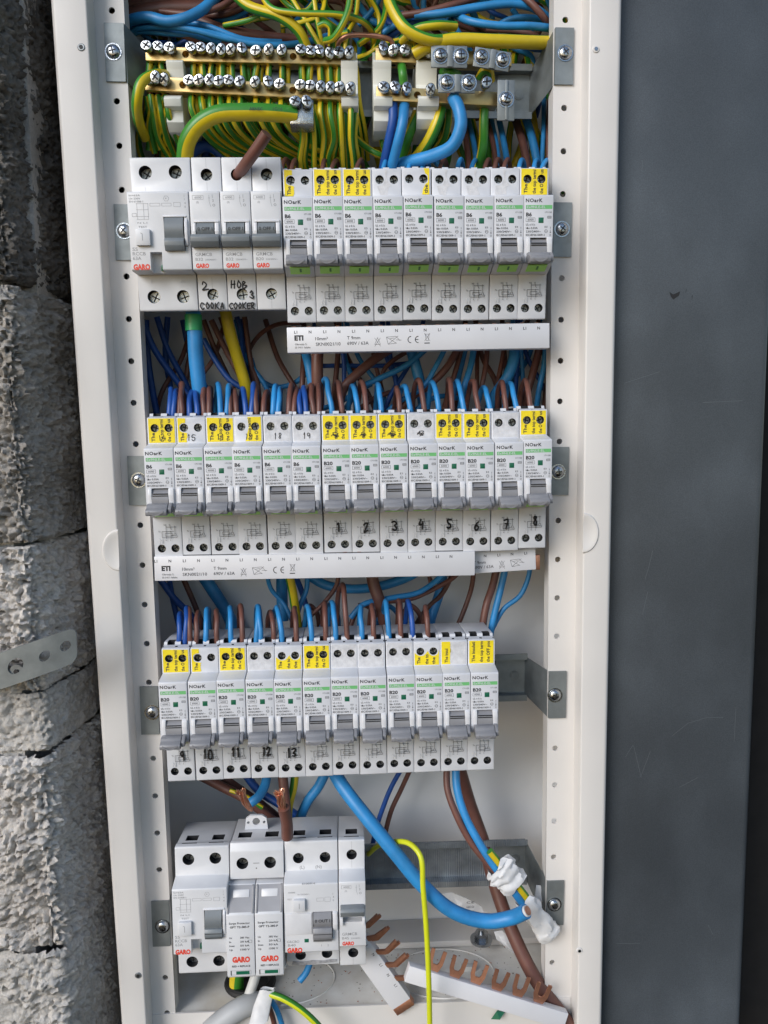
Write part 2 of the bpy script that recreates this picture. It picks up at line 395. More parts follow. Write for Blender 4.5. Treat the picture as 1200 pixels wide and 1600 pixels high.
# ------------------------------------------------------------------ cabinet
ZT, ZB = 202.0, -575.0
def ln(a, b): return lambda z: a + (b - a) * (150 - z) / 677
Lin, Lmid, Lout = ln(-142.6, -132.7), ln(-160.6, -148.6), ln(-182.0, -165.8)
Rin, Rmid, Rout = ln(123.6, 128.6), ln(141.6, 147.8), ln(162.2, 165.6)
cab = thing('electrical_cabinet', 'open cream white steel distribution cabinet full of breakers and wires', 'cabinet')
def profile_wall(f, name, k, zs=(ZT, ZB), th=None):
    mb = MB(); mb.recalc = True
    a = [f(z) for z in zs]; n = len(a[0])
    for pr_, z in zip(a, zs): mb.v += [(x, y, z) for x, y in pr_]
    i0 = mb.mi(k)
    for i in range(n - 1): mb.f.append((i, i + 1, n + i + 1, n + i)); mb.m.append(i0)
    return mb
holes_z = [89.5 - 26.42 * kk for kk in range(-4, 25)]
for sgn, fin, fmid in ((-1, Lin, Lmid), (1, Rin, Rmid)):
    zs = [ZT - 2, ZB + 2]
    out = [(fin(zs[0]), zs[0]), (fmid(zs[0]) - sgn * .0, zs[0]), (fmid(zs[1]), zs[1]), (fin(zs[1]), zs[1])]
    hs = []
    for z in holes_z:
        if z < ZB + 10: continue
        cx_ = (-149.0 + (89.5 - z) * .0172) if sgn < 0 else (131.2 + (89.5 - z) * .0038)
        hs.append(ring(cx_, z, 1.95, 14))
    me = plate(out, hs, -29.3, 1.4, 'paint', 'mounting_flange')
    obj('mounting_flange', me, cab)
    # turned-in lip behind the flange
    lip = profile_wall(lambda z, fin=fin, sgn=sgn: [(fin(z) + sgn * .1, -29.9), (fin(z) + sgn * .1, -18), (fin(z) + sgn * 1.4, -18), (fin(z) + sgn * 1.4, -28.6)], 'flange_lip', 'paint')
    obj('flange_lip', lip, cab)
def rimprof(fm, fo, sgn):
    def f(z):
        m_, o_ = fm(z), fo(z); r = 3.0; p = [(m_ - sgn * .1, -29.9)]
        for i in range(4):
            a = i / 3 * math.pi / 2; p.append((m_ + sgn * (1.2 * (1 - math.cos(a))), -43.8 - 1.2 * math.sin(a)))
        for i in range(7):
            a = i / 6 * math.pi / 2; p.append((o_ - sgn * r + sgn * r * math.sin(a), -45.0 + r * (1 - math.cos(a))))
        p += [(o_, 62), (o_ - sgn * 1.5, 62), (o_ - sgn * 1.5, -40), (m_ + sgn * 1.2, -40)]
        return p
    return f
for sgn, fm, fo, dents, hl in ((-1, Lmid, Lout, (185, 860), ((127, 74), (216, 1524))), (1, Rmid, Rout, (905, 833), ((931, 77), (905, 1485)))):
    zs = [ZT + (ZB - ZT) * i / 1 for i in range(2)]
    rim = profile_wall(rimprof(fm, fo, sgn), 'cabinet_rim', 'paint', zs); obj('cabinet_rim', rim, cab)
    # half-round finger latch pressed into the rim
    c = at(dents[0], dents[1], -45); mb = MB(); n = 24; rr = 13.5; x0 = fm(c.z) - sgn * .05
    ringr = []
    for j, (rad, yy) in enumerate(((rr, -44.9), (rr - 1.0, -46.0), (rr - 2.4, -46.1), (rr - 4.2, -45.3))):
        for i in range(n + 1):
            a = -math.pi / 2 + math.pi * i / n; mb.v.append((x0 + sgn * rad * .78 * math.cos(a) * 1.0, yy, c.z + rad * math.sin(a)))
    i0 = mb.mi('paint')
    for j in range(3):
        for i in range(n): a = j * (n + 1) + i; mb.f.append((a, a + 1, a + n + 2, a + n + 1)); mb.m.append(i0)
    mb.f.append(tuple(3 * (n + 1) + i for i in range(n + 1))); mb.m.append(i0); mb.recalc = True
    obj('latch_recess', mb, cab)
    for q in hl:
        c = at(q[0], q[1], -45); mb = MB(); mb.cyl((c.x, -45.1, c.z), 2.3, .5, 'paint' if sgn > 0 else 'zdark', n=16, r2=1.9); mb.cyl((c.x, -45.65, c.z), 1.2, .25, 'screw' if sgn > 0 else 'dark', n=6); mb.recalc = True; obj('rim_rivet', mb, cab)
mb = MB(); mb.box(Lout(0) + 8, Rout(0) - 2, 60, 61.8, ZB, ZT, 'back'); obj('back_panel', mb, cab)
mb = MB(); mb.box(-183, 163, -29, 60, ZT, ZT + 1.5, 'paint'); mb.box(-183, 163, -45, -30, ZT - 9, ZT + 1.5, 'paint'); obj('top_panel', mb, cab)
# floor with ledge and knock-out
FZ = -520.0
mb = MB(); mb.bbox(-166, 164, 30, 59.5, FZ + 1, FZ + 6, 'paint', .6); obj('floor_ledge', mb, cab)
mb = MB(); mb.box(-166, 164, -28, 59, FZ - 1.5, FZ, 'floorp'); obj('floor_panel', mb, cab)
mb = MB(); mb.box(-149, 147, -30.6, -29.2, FZ - 60, FZ + 1.5, 'paint'); obj('front_flange', mb, cab)
mb = MB(); n = 60
for cxk in (60, -60):
    pts = [(cxk + 38 * math.cos(2 * math.pi * i / n), 2 + 27 * math.sin(2 * math.pi * i / n), FZ + .2) for i in range(n + 1)]
    tube(mb, pts, .6, 'floorp', n=6, raw=True)
    mb.recalc = True; obj('knockout_ring', mb, cab); mb = MB()
# bare conduit grommet in the floor, lower left
c = at(392, 1552, 0)
mb = MB(); tube(mb, [(c.x - 0 + 16 * math.cos(2 * math.pi * i / 30), -2 + 14 * math.sin(2 * math.pi * i / 30), FZ + 2.0) for i in range(31)], 3.0, 'rubber', n=10, raw=True)
mb.cyl((c.x, -2, FZ + .3), 15, 1.0, 'rubber', axis='z', n=30); mb.recalc = True
obj('rubber_grommet', mb, None, label='black rubber grommet in the cabinet floor under the surge protector', cat='grommet')

# dark folded panel on the right
pan = thing('charcoal_panel', 'tall scratched charcoal metal panel right of the cabinet', 'metal panel')
def pprof(z):
    x0 = Rout(z) + 1.5; x1 = 271.0 + (-170 - z) * .003; p = [(x0, 60)]
    for i in range(5):
        a = i / 4 * math.pi / 2; p.append((x0 + 3 * (1 - math.cos(a)), PY + 3 - 3 * math.sin(a)))
    for i in range(7):
        a = i / 6 * math.pi / 2; p.append((x1 - 5 + 5 * math.sin(a), PY + 4 * (1 - math.cos(a))))
    p.append((x1 + .2, 50)); p.append((x1 - 2, 50)); return p
PY = -33.0
pm = M['charcoal']; t_ = pm.node_tree; b_ = t_.nodes['Principled BSDF']
tc = t_.nodes.new('ShaderNodeTexCoord')
def addn(sc, det, lo_, hi, a, b):
    mp = t_.nodes.new('ShaderNodeMapping'); mp.inputs['Scale'].default_value = sc; t_.links.new(tc.outputs['Object'], mp.inputs[0])
    n = t_.nodes.new('ShaderNodeTexNoise'); n.inputs['Scale'].default_value = 1; n.inputs['Detail'].default_value = det; t_.links.new(mp.outputs[0], n.inputs['Vector'])
    r = t_.nodes.new('ShaderNodeMapRange'); r.inputs[1].default_value = lo_; r.inputs[2].default_value = hi; r.inputs[3].default_value = a; r.inputs[4].default_value = b
    t_.links.new(n.outputs[0], r.inputs[0]); return r.outputs[0]
def cadd(a, b):
    m = t_.nodes.new('ShaderNodeMath'); m.operation = 'MULTIPLY'; t_.links.new(a, m.inputs[0]); t_.links.new(b, m.inputs[1]); return m.outputs[0]
f1 = cadd(addn((9, 9, 6), 5, .35, .7, .85, 1.22), addn((1400, 1400, 1400), 3, .3, .7, .8, 1.2))
f1 = cadd(f1, addn((26, 26, 16), 6, .45, .75, .97, 1.25)); f1 = cadd(f1, addn((3.5, 3.5, 5), 3, .35, .65, .8, 1.2))
vm = t_.nodes.new('ShaderNodeVectorMath'); vm.operation = 'SCALE'; vm.inputs[0].default_value = (0.054, 0.063, 0.073); t_.links.new(f1, vm.inputs['Scale'])
t_.links.new(vm.outputs[0], b_.inputs['Base Color'])
obj('panel_sheet', profile_wall(pprof, 'panel_sheet', 'charcoal', (ZT + 60, ZB - 40)), pan)
mb = MB()      # scraped paint and long scratches
def flat(pts, k, Y):
    P = [at(a, b, Y) for a, b in pts]; mb.add([(p.x, Y, p.z) for p in P], [tuple(range(len(P)))], k)
flat([(1046, 456), (1052, 460), (1063, 455), (1061, 462), (1052, 468), (1048, 463)], 'dark', PY - .15)
flat([(1072, 452), (1073, 452), (1071, 460)], 'dark', PY - .15); flat([(1081, 462), (1082.5, 461), (1081, 470)], 'dark', PY - .15)
M['scratch'] = mat('scratched_paint', (0.12, 0.135, 0.15), 0.5)
for a in ([(1062, 1230), (1090, 1215)], [(1050, 1150), (1075, 1130), (1105, 1121), (1130, 1121)], [(1002, 1215), (990, 1165)], [(1016, 1174), (1001, 1214)], [(977, 1183), (989, 1164)],
          [(975, 599), (1030, 581)], [(1098, 629), (1160, 626)], [(1004, 250), (1003, 268)], [(1020, 860), (1014, 885), (1008, 905)], [(1106, 1445), (1114, 1460)], [(963, 1474), (1000, 1474)], [(1012, 925), (1004, 960)], [(1150, 1105), (1147, 1160)], [(1104, 1566), (1140, 1560)]):
    for p, q in zip(a, a[1:]):
        p, q = at(p[0], p[1], PY - .1), at(q[0], q[1], PY - .1); mb.seg((p.x, p.z), (q.x, q.z), .22, 'scratch', PY - .12)
obj('scratches', mb, pan)

# ------------------------------------------------------------------ rails with brackets
def cross_screw(r=4.2, h=2.4, k='screw', washer=True):
    """pan head screw, axis -y, origin on the surface"""
    mb = MB(); n = 22; prof = [(r, 0), (r, .5), (r * .93, h * .55), (r * .7, h * .88), (r * .4, h)]
    for rr, t in prof: mb.v += [(rr * math.cos(2 * math.pi * i / n), -t, rr * math.sin(2 * math.pi * i / n)) for i in range(n)]
    kk = mb.mi(k)
    for j in range(len(prof) - 1):
        for i in range(n): mb.f.append((j * n + i, j * n + (i + 1) % n, (j + 1) * n + (i + 1) % n, (j + 1) * n + i)); mb.m.append(kk)
    mb.f.append(tuple((len(prof) - 1) * n + i for i in range(n))); mb.m.append(kk)
    if washer: mb.cyl((0, .1, 0), r * 1.2, .5, k, n=24)
    for a in (0.4, 0.4 + math.pi / 2):
        mb.box(-r * .5, r * .5, -h - .06, -h + .3, -r * .09, r * .09, 'dark', Matrix.Rotation(a, 4, 'Y'))
    mb.recalc = True; return mb.mesh('screw', 50)
SCREW = cross_screw(3.6, 2.2)
M['ribbed'] = mat('ribbed_galvanised_steel', (0.34, 0.38, 0.42), 0.42, 0.6, var=.25, vscale=60)
_t = M['ribbed'].node_tree; _w = _t.nodes.new('ShaderNodeTexWave'); _w.inputs['Scale'].default_value = 190; _w.bands_direction = 'X'
_c = _t.nodes.new('ShaderNodeTexCoord'); _t.links.new(_c.outputs['Object'], _w.inputs['Vector']); _b = _t.nodes.new('ShaderNodeBump'); _b.inputs['Strength'].default_value = .5; _b.inputs['Distance'].default_value = .0005
_t.links.new(_w.outputs[0], _b.inputs['Height']); _t.links.new(_b.outputs[0], _t.nodes['Principled BSDF'].inputs['Normal'])
def rail(label, xa, xb, zc, roll, tx, yo, lz, rz, lscrew, rscrew, hb=17, web='zinc'):
    """35 mm top-hat rail from xa to xb, two angled brackets bolted to the flanges"""
    t = thing('din_rail', label, 'mounting rail', (0, 0, 0), group='steel rails across the cabinet')
    mtx = Matrix(((1, 0, 0, 0), (0, 1, tx, yo), (roll, 0, 1, zc), (0, 0, 0, 1)))
    mb = MB()
    prof = [(0, 17.5), (0, 13.2), (7.2, 13.2), (7.2, -13.2), (0, -13.2), (0, -17.5), (1, -17.5), (1, -14.2), (8.2, -14.2), (8.2, 14.2), (1, 14.2), (1, 17.5)]
    mb.prism(prof, xa, xb, web, mtx); obj('rail_bar', mb, t)
    for s, fin, zc2, sc in ((-1, Lin, lz, lscrew), (1, Rin, rz, rscrew)):
        xe = xb if s > 0 else xa; xf = fin(zc2); hh = hb
        zr = zc + roll * xe; yr = 1.5 + yo
        # end pad, slanted web, flange pad: one folded sheet 1.5 thick
        sec = [(xe - s * 22, yr + 5, zr, 12.5), (xe - s * 0, yr + 5, zr, 14.0), (xf + s * 0.6, -31.0, zc2, hh), (xf + s * 12.5, -31.0, zc2, hh)]
        mb = MB(); mb.recalc = True; th = 1.4
        for x, y, z, h in sec:
            off = (0, 0) if y == -31.0 else (-s * 1.2, 0)
            mb.v += [(x, y - .5, z - h), (x, y - .5, z + h), (x + (-s * .9 if y != -31.0 else 0), y + .7, z + h), (x + (-s * .9 if y != -31.0 else 0), y + .7, z - h)]
        kk = mb.mi('zinc')
        for i in range(3):
            o = i * 4
            for a, b in ((0, 1), (1, 2), (2, 3), (3, 0)): mb.f.append((o + a, o + b, o + 4 + b, o + 4 + a)); mb.m.append(kk)
        mb.f.append((0, 1, 2, 3)); mb.m.append(kk); mb.f.append((12, 13, 14, 15)); mb.m.append(kk)
        br = obj('bracket', mb, t)
        p = at(sc[0], sc[1], -31.6); obj('screw', SCREW, br, (p.x, -31.5, p.z), (0, random.uniform(0, 3), 0)).scale = (1.18, 1.15, 1.18)
        rv = MB(); rv.cyl((xe - s * 8, yr + 4.6, zr), 3.2, .8, 'zdark', n=20); rv.cyl((xe - s * 8, yr + 3.8, zr), 2.4, .5, 'zinc', n=20); rv.recalc = True; obj('rivet', rv, br)
    return t
rail('galvanised top rail carrying the brass terminal bars', -128, 117.5, 111.5, 0.0, 0, 0, at(177, 82, -31).z, at(881, 88, -31).z, (177, 81), (883, 83), 17)
rail('galvanised rail behind the first breaker row, below the brass bars', -139, 119, 1.0, .0145, 0, 1, at(193, 363, -31).z, at(877, 359, -31).z, (194, 361), (878, 358), 17)
rail('galvanised rail behind the long fourteen breaker row', -135, 120, -146.0, .0114, 0, 1, at(216, 751, -31).z, at(871, 736, -31).z, (217, 750), (872, 737), 16)
rail('galvanised rail behind the twelve breaker row, its right end bare', -132, 120, -293.6, .0091, 0, 1, at(236, 1110, -31).z, at(866, 1085.5, -31).z, (238, 1113), (867, 1086), 16.5)
rail('galvanised rail right of the surge protector, crossed by a thick blue cable', -128, 122, -434, .0, 0, 1, at(254, 1443, -31).z, at(862, 1411, -31).z, (254, 1447), (866, 1413), 16.5, 'ribbed')

# ------------------------------------------------------------------ terminals and devices
def recess(cut_, x, z, y, r, depth=9): cut_.cyl((x, y + depth, z), r, depth + 3, 'dark', n=24)  # hole walls turn black: the shade of the depth is painted on
def term_screw(mb, x, z, y, r, depth=5.2, k='tscrew'):
    a = random.uniform(0, 3.1)
    mb.cyl((x, y + depth, z), r * .93, 1.2, k, n=18)
    m_ = Matrix.Translation((x, y + depth - 1.2, z)) @ Matrix.Rotation(a, 4, 'Y')
    mb.box(-r * .75, r * .75, -.15, .25, -.35, .35, 'dark', m_); mb.box(-.35, .35, -.16, .25, -r * .75, r * .75, 'dark', m_)

YU, YN = -48.0, -60.2     # terminal front, nose front
# ---- narrow 1+N breaker ---------------------------------------------------
def make_narrow():
    H, L, nt_, nb = 42.2, -48.0, 24.0, -20.5
    W = 17.75
    poly = [(-6, H + 1.4), (-30, H + 2.0), (-40.2, H + 2.2), (-41.0, H + .6), (-47.0, H - .2), (YU, H - .9), (YU, nt_ + 1.6), (YN + .6, nt_ - .4), (YN, nt_ - 1.2), (YN, nb + 5.5), (YN + 1.0, nb + 4.2), (-49, nb), (-46.6, nb - .2), (-45.6, L + .6), (-45.0, L), (-6, L + 4)]
    a = MB(); a.prism(poly, .15, W + .1, 'body', bev=.28)
    c = MB()
    for x in (4.7, 13.3): recess(c, x, 35.4, YU, 2.55); recess(c, x + .1, L + 7.0, -45.5, 2.6)
    for x in (2.4, 11.0): c.box(x, x + 4.8, -41.5, -34.5, H - 9, H + 4, 'dark')
    for x0_, x1_ in ((-.5, .9), (17.0, 18.5), (8.2, 9.8)): c.box(x0_, x1_, -45.5, -43.5, H - 1.6, H + 3, 'dark')
    c.box(3.9, 14.0, YN - 2, YN + 4.0, -13, -1.0, 'body')     # toggle slot
    body = cut(a, c, 'body')
    scr = []
    for x in (4.7, 13.3):
        for x_, z_, y_ in ((x, 35.4, YU), (x + .1, L + 7.0, -45.5)):
            q = MB(); term_screw(q, x_, z_, y_, 2.5); q.recalc = True; scr.append(q.mesh('terminal_screw'))
    # cheeks and toggle
    ch = []
    for x0, x1 in ((1.7, 3.9), (14.0, 17.2)): ch.append(MB()); ch[-1].prism([(YN + .2, -.6), (YN - .9, -1.6), (YN - 1.5, -5), (YN - 1.2, -12.5), (YN + .2, -13.2)], x0, x1, 'emb', bev=.3)
    ch = [c_.mesh('toggle_cheek') for c_ in ch]
    tg = MB(); dr = []
    for i in range(9):
        a_ = math.radians(58 - i * 13); dr.append((-54.3 - 7.6 * math.cos(a_), -9.2 + 9.2 * math.sin(a_)))
    dr += [(-52, -14), (-52, -1)]
    tg.prism(dr, 4.1, 13.8, 'grey')
    for zz in (-4.3, -5.6): tg.box(4.3, 13.6, -61.9, -61.2, zz - .18, zz + .18, 'dark')
    gr = MB()
    gr.prism([(YN - .4, -10.2), (-64.5, -10.0), (-66.5, -10.6), (-67.5, -12.0)] + [(-74 + 6.5 * math.cos(math.radians(60 - i * 15)) - 0, -17.6 + 6.2 * math.sin(math.radians(60 - i * 15))) for i in range(0)] +
             [(-69.0, -12.6), (-70.4, -13.2), (-71, -14.4), (-70.6, -16.3), (-69.2, -16.9), (-66, -16.7), (YN - .5, -15.8)], 1.7, 14.3, 'grey', bev=.35)
    gr.prism([(YN - .4, -9.7), (-65.0, -10.2), (-68.0, -12.8), (-68.0, -15.8), (YN - .5, -15.6)], 14.6, 16.6, 'grey', bev=.25)
    # raised arc on the grip
    n = 14
    for i in range(n):
        t0, t1 = i / n, (i + 1) / n; f = lambda t: (3.4 + 9.2 * t, -14.0 - 2.2 * math.sin(math.pi * t))
        p, q = f(t0), f(t1); gr.box(p[0], q[0], -71.25, -70.2, min(p[1], q[1]) - .3, max(p[1], q[1]) + .15, 'grey')
    tab = MB()      # lime tab lying on the sloping chin
    dz, dy = (nb + .1 - (nb + 4.2)), (-49 - (YN + 1.0)); Lc = math.hypot(dz, dy)
    P = lambda t, o: (YN + 1.0 + dy * t - o * (-dz) / Lc, nb + 4.2 + dz * t - o * dy / Lc)
    a1, a2, a3, a4 = P(.02, -.1), P(.72, -.1), P(.72, .5), P(.02, .5)
    tab.prism([a1, a2, a3, a4], 3.3, 15.2, 'lime')
    tab.prism([P(.15, .5), P(.5, .5), P(.5, .62), P(.15, .62)], 9.0, 10.2, 'gyg')
    tab.recalc = True
    def printing(rating):
        p = MB(); y = YN - .06; T = nt_ + 0.0
        text(p, 'NOarK', 1.0, T - 4.6, 2.0, 'ink', y, wd=10.3, bold=.022)
        p.rect(1.2, 17.2, T - 8.5, T - 6.3, 'green', y)
        text(p, 'Ex9NLE-EL', 1.8, T - 8.1, 1.45, 'body', y - .03, wd=11.3)
        text(p, rating, 1.3, T - 12.7, 2.1, 'ink', y, wd=3.5 if len(rating) == 2 else 5.4, bold=.03)
        text(p, '171150', 12.8, T - 10.9, .9, 'ink', y, wd=4.1)
        p.frame(1.3, 6.8, T - 15.7, T - 13.6, .16, 'ink', y); text(p, '6000', 2.3, T - 15.2, 1.15, 'ink', y, wd=3.6)
        p.frame(14.4, 16.6, T - 13.9, T - 12.7, .22, 'ink', y); p.seg((14.6, T - 13.3), (16.4, T - 13.3), .25, 'ink', y)
        for i, (s_, wd) in enumerate((('I\u25b3 \u2264 0.1s', 5.6), ('I\u0394n 0.03A', 7.2), ('230/240V~', 9.2), ('IEC/EN61009-1', 11.4))):
            text(p, s_, 1.3, T - 18.0 - 2.0 * i, 1.12, 'ink', y, wd=wd, bold=.01)
        text(p, 'E3', 12.7, T - 19.3, 1.0, 'ink', y, wd=1.7)
        for i in range(10):
            a, b = i * math.pi / 5, (i + 1) * math.pi / 5; p.seg((13.6 + .9 * math.cos(a), T - 21.3 + .9 * math.sin(a)), (13.6 + .9 * math.cos(b), T - 21.3 + .9 * math.sin(b)), .2, 'ink', y)
        p.seg((12.9, T - 21.3), (14.3, T - 21.3), .2, 'ink', y)
        p.seg((16.2, T - 18.7), (16.2, T - 19.9), .22, 'ink', y); p.seg((16.2, T - 20.4), (16.2, T - 22.4), .18, 'ink', y); p.seg((15.8, T - 21.7), (16.2, T - 22.4), .2, 'ink', y); p.seg((16.6, T - 21.7), (16.2, T - 22.4), .2, 'ink', y)
        text(p, 'O', 15.7, T - 24.1, 1.1, 'ink', y, wd=.95)
        # wiring diagram on the lower terminal face
        y2 = -46.9; g = lambda u, v: (u, -27.5 + v)
        for a, b in (((8.3, 2.2), (8.3, -7.2)), ((10.8, 2.2), (10.8, .2)), ((10.8, .2), (11.6, -1.4)), ((11.2, -2), (11.2, -7.2)), ((5.7, -2.4), (13, -2.4)), ((5.7, -2.4), (5.7, -6.4)), ((5.7, -6.4), (13, -6.4)),
                     ((8.3, 0.4), (13.6, .4)), ((13.8, 1.2), (13.8, -3.6)), ((13.2, .4), (14.6, .4)), ((11.2, -5), (13.0, -5)), ((15.0, -5), (15.0, -6.3)), ((13.0, -6.3), (15.0, -6.3))):
            p.seg(g(*a), g(*b), .22, 'ink', y2)
        p.frame(7.6, 12.0, *sorted((-27.5 - 3.6, -27.5 - 5.4)), .22, 'ink', y2); p.frame(13.2, 14.4, -27.5 - 5.3, -27.5 - 3.9, .22, 'ink', y2)
        text(p, 'N', 7.0, -26.2, .9, 'ink', y2); text(p, '1', 10.2, -26.2, .9, 'ink', y2); text(p, 'Ts', 3.4, -30.4, .9, 'ink', y2); text(p, '2', 10.6, -35.9, .8, 'ink', y2); text(p, 'N', 7.8, -35.9, .8, 'ink', y2)
        return p.mesh('front_print', 0)
    em = MB(); text(em, 'N', 3.4, -37.4, 3.0, 'emb', -46.75, wd=2.2); 
    for p_, q_ in (((3.5, -37.6), (3.5, -34.3)), ((5.8, -37.6), (5.8, -34.3)), ((3.5, -34.3), (5.8, -37.6))): em.seg(p_, q_, .12, 'ink2', -46.72)
    tw = MB(); tw.bbox(8.9, 12.0, YN - .12, YN + 1, nt_ - 16.6, nt_ - 13.4, 'teal', .1)
    return dict(body=body, screws=scr, cheeks=ch, toggle=tg.mesh('toggle', 30), grip=gr.mesh('grip', 30), tab=tab.mesh('tab'), p6=printing('B6'), p20=printing('B20'), emb=em.mesh('e', 0), win=tw.mesh('w'))
NB = make_narrow()

def stk_mesh(kind, seed):
    """paper label on the upper terminal face; holes stay clear of it where the photo shows them"""
    rnd = random.Random(seed); z0, z1 = 26.3, 41.4; y = YU - .14
    def jag(x, zA, zB, n=7, a=.5): return [(x + rnd.uniform(-a, a), zA + (zB - zA) * i / n) for i in range(n + 1)]
    x0, x1 = .9, 16.9
    hs = [ring(4.7, 35.4, 2.6, 20), ring(13.3, 35.4, 2.6, 20)]
    yl = MB(); out = None; blank = False
    if kind == 'Y': out = [(x0, z0), (x1, z0), (x1, z1 - rnd.uniform(0, .8)), (x0, z1)]
    elif kind == 'L': hs = []; out = [(x0, z0)] + [(p[0], p[1]) for p in jag(6.4, z0, 32.0)] + [(5.2, 32.4), (3.4, 32.6), (2.0, 33.6), (1.8, 37), (3.4, 38.2), (5.6, 38.4)] + [(5.6, z1 - .2), (x0, z1)]
    elif kind == 'R': hs = []; out = [(12.5, z0), (x1, z0), (x1, z1), (13.5, z1), (14.5, 38.4), (16.0, 37.4), (16.1, 33.4), (14.6, 32.4), (13.0, 29.5)]
    elif kind == 'B': hs = []; out = [(x0, z0), (x1, z0), (x1, 36)] + [(16.1, 33.4), (14.2, 32.3), (12.2, 32.4), (10.6, 33.6), (9.6, 35.6), (8.0, 33.6), (6.6, 32.5), (4.2, 32.3), (2.0, 33.6), (x0, 34.5)]
    elif kind == 'R2': out = [(7.0, z0), (x1, z0), (x1, z1), (8.6, z1), (9.3, 35), (8.1, 31)]; hs = [ring(13.3, 35.4, 2.6, 20)]
    elif kind == 'F': hs = []; out = [(x0, z0), (x1, z0), (x1, z1), (x0, z1)]
    elif kind == 'N': hs = []; out = [(x0, z0)] + jag(6.6, z0, z1 - .1, 8, .3)[::1] + [(x0, z1)]
    ms = []
    if kind in 'W' or kind in ('N', 'L', 'R', 'B', 'R2', 'P'):
        if kind == 'N': ms.append(('paper', [(7.2, z0 + .2), (x1, z0), (x1 - .3, z1), (7.0, z1 - .6)], []))
        elif kind == 'P': ms.append(('paper', [(x0, z0), (x1, z0), (x1, z1), (x0, z1)], [ring(4.7, 35.4, 2.6, 20), ring(13.3, 35.4, 2.6, 20)]))
        elif kind == 'W': ms.append(('paper', [(2 + rnd.uniform(0, 3), z0 + .4), (9 + rnd.uniform(-2, 3), z0 + .2), (10, 31), (12, 31.8), (9.5, 34), (9, 38), (9.8, 40.8), (7.8, 41.2), (8.2, 36), (6.5, 32), (3, 31.6)], []))
        elif kind == 'B': pass
    pm = MB()
    for k_, o_, h_ in ms:
        me = plate(o_, h_, YU - .06, .1, k_, 'x'); pm.merge(me, k_, Matrix.Scale(1000, 4))
    if out:
        me = plate(out, hs, y, .1, 'yellow', 'x'); yl.merge(me, 'yellow', Matrix.Scale(1000, 4))
        tx = MB(); yt = y - .09; h = 2.1
        lines = {'Y': [('The', 4.6, 27.0, 5.6), ('the top termi', 9.9, 26.8, 14.0), ('the O', 14.4, 26.8, 5.7), ('us', 14.4, 38.6, 2.4)], 'L': [('The', 4.6, 27.0, 5.0)], 'R': [('the', 15.9, 27.0, 5)],
                 'B': [('The', 4.6, 27.0, 4.6), ('the to', 9.9, 26.8, 6.6), ('the', 14.4, 26.8, 4.6)], 'R2': [('the top termi', 10.6, 26.8, 14.0), ('the O', 14.9, 26.8, 5.7)],
                 'F': [('The insulati', 4.6, 27.2, 13.6), ('the top term', 9.9, 27.0, 14.0), ('the OFF pos', 14.4, 27.0, 14.0)], 'N': [('The insul', 5.0, 27.2, 9.5)]}[kind]
        for s_, x_, z_, wd in lines: text(tx, s_, x_, z_, h, 'ink', yt, wd=wd, rot=math.pi / 2, bold=.02)
        return yl.mesh('sticker', 0), tx.mesh('sticker_print', 0), (pm.mesh('paper', 0) if pm.v else None)
    return None, None, (pm.mesh('paper', 0) if pm.v else None)

GL = {'0': [[(0, .5), (.2, .95), (.6, 1), (.8, .5), (.6, 0), (.2, 0), (0, .5)]], '1': [[(.3, .8), (.5, 1), (.45, 0)]], '2': [[(0, .8), (.3, 1), (.7, .85), (.5, .45), (0, 0), (.8, .08)]],
      '3': [[(0, .9), (.5, 1), (.7, .75), (.3, .52), (.7, .3), (.5, 0), (0, .1)]], '4': [[(.3, 1), (0, .4), (.8, .42)], [(.6, .7), (.5, 0)]], '5': [[(.8, 1), (.2, .95), (.1, .55), (.6, .55), (.7, .2), (.3, 0), (0, .1)]],
      '6': [[(.7, 1), (.2, .6), (.05, .2), (.4, 0), (.7, .2), (.5, .45), (.1, .3)]], '7': [[(0, .95), (.75, 1), (.35, 0)], [(.1, .5), (.7, .5)]], '8': [[(.6, .9), (.3, 1), (.1, .75), (.6, .35), (.5, 0), (.1, .1), (.2, .4), (.7, .8), (.6, .95)]],
      '9': [[(.7, .7), (.3, .5), (.1, .8), (.4, 1), (.7, .8), (.6, 0)]], 'C': [[(.8, .85), (.4, 1), (.05, .5), (.4, 0), (.8, .15)]], 'O': [[(.4, 1), (.05, .5), (.4, 0), (.8, .5), (.4, 1)]],
      'K': [[(.1, 1), (.1, 0)], [(.8, 1), (.15, .5), (.8, 0)]], 'E': [[(.8, 1), (.1, .95), (.1, 0), (.8, .05)], [(.1, .5), (.7, .5)]], 'R': [[(.1, 0), (.1, 1), (.7, .9), (.6, .5), (.1, .5), (.8, 0)]],
      'A': [[(0, 0), (.4, 1), (.8, 0)], [(.15, .4), (.65, .4)]], 'H': [[(.1, 1), (.1, 0)], [(.8, 1), (.75, 0)], [(.1, .5), (.8, .55)]], 'B': [[(.1, 0), (.1, 1), (.6, .85), (.1, .5), (.75, .3), (.5, 0), (.1, 0)]],
      '~': [[(0, .3), (.3, .7), (.5, .2), (.8, .8), (.2, .9), (.7, .1), (.1, .5), (.9, .4), (.4, 0)]]}
def hand(mb, s, x, z, wd, h, y, r, k='pen', jit=.09, seed=1):
    rnd = random.Random(seed * 7 + len(s)); a = wd / len(s)
    for i, c in enumerate(s):
        for st in GL.get(c, []):
            P = [(x + a * (i + .85 * u) + rnd.uniform(-jit, jit) * a, y, z + v * h + rnd.uniform(-jit, jit) * h) for u, v in st]
            Q = spline(P, 4)
            for p, q in zip(Q, Q[1:]): mb.seg((p.x, p.z), (q.x, q.z), r * 2, k, y)
            for p in Q: mb.add([(p.x + r * math.cos(b), y - .005, p.z + r * math.sin(b)) for b in [j * math.pi / 4 for j in range(8)]], [tuple(range(8))], k)

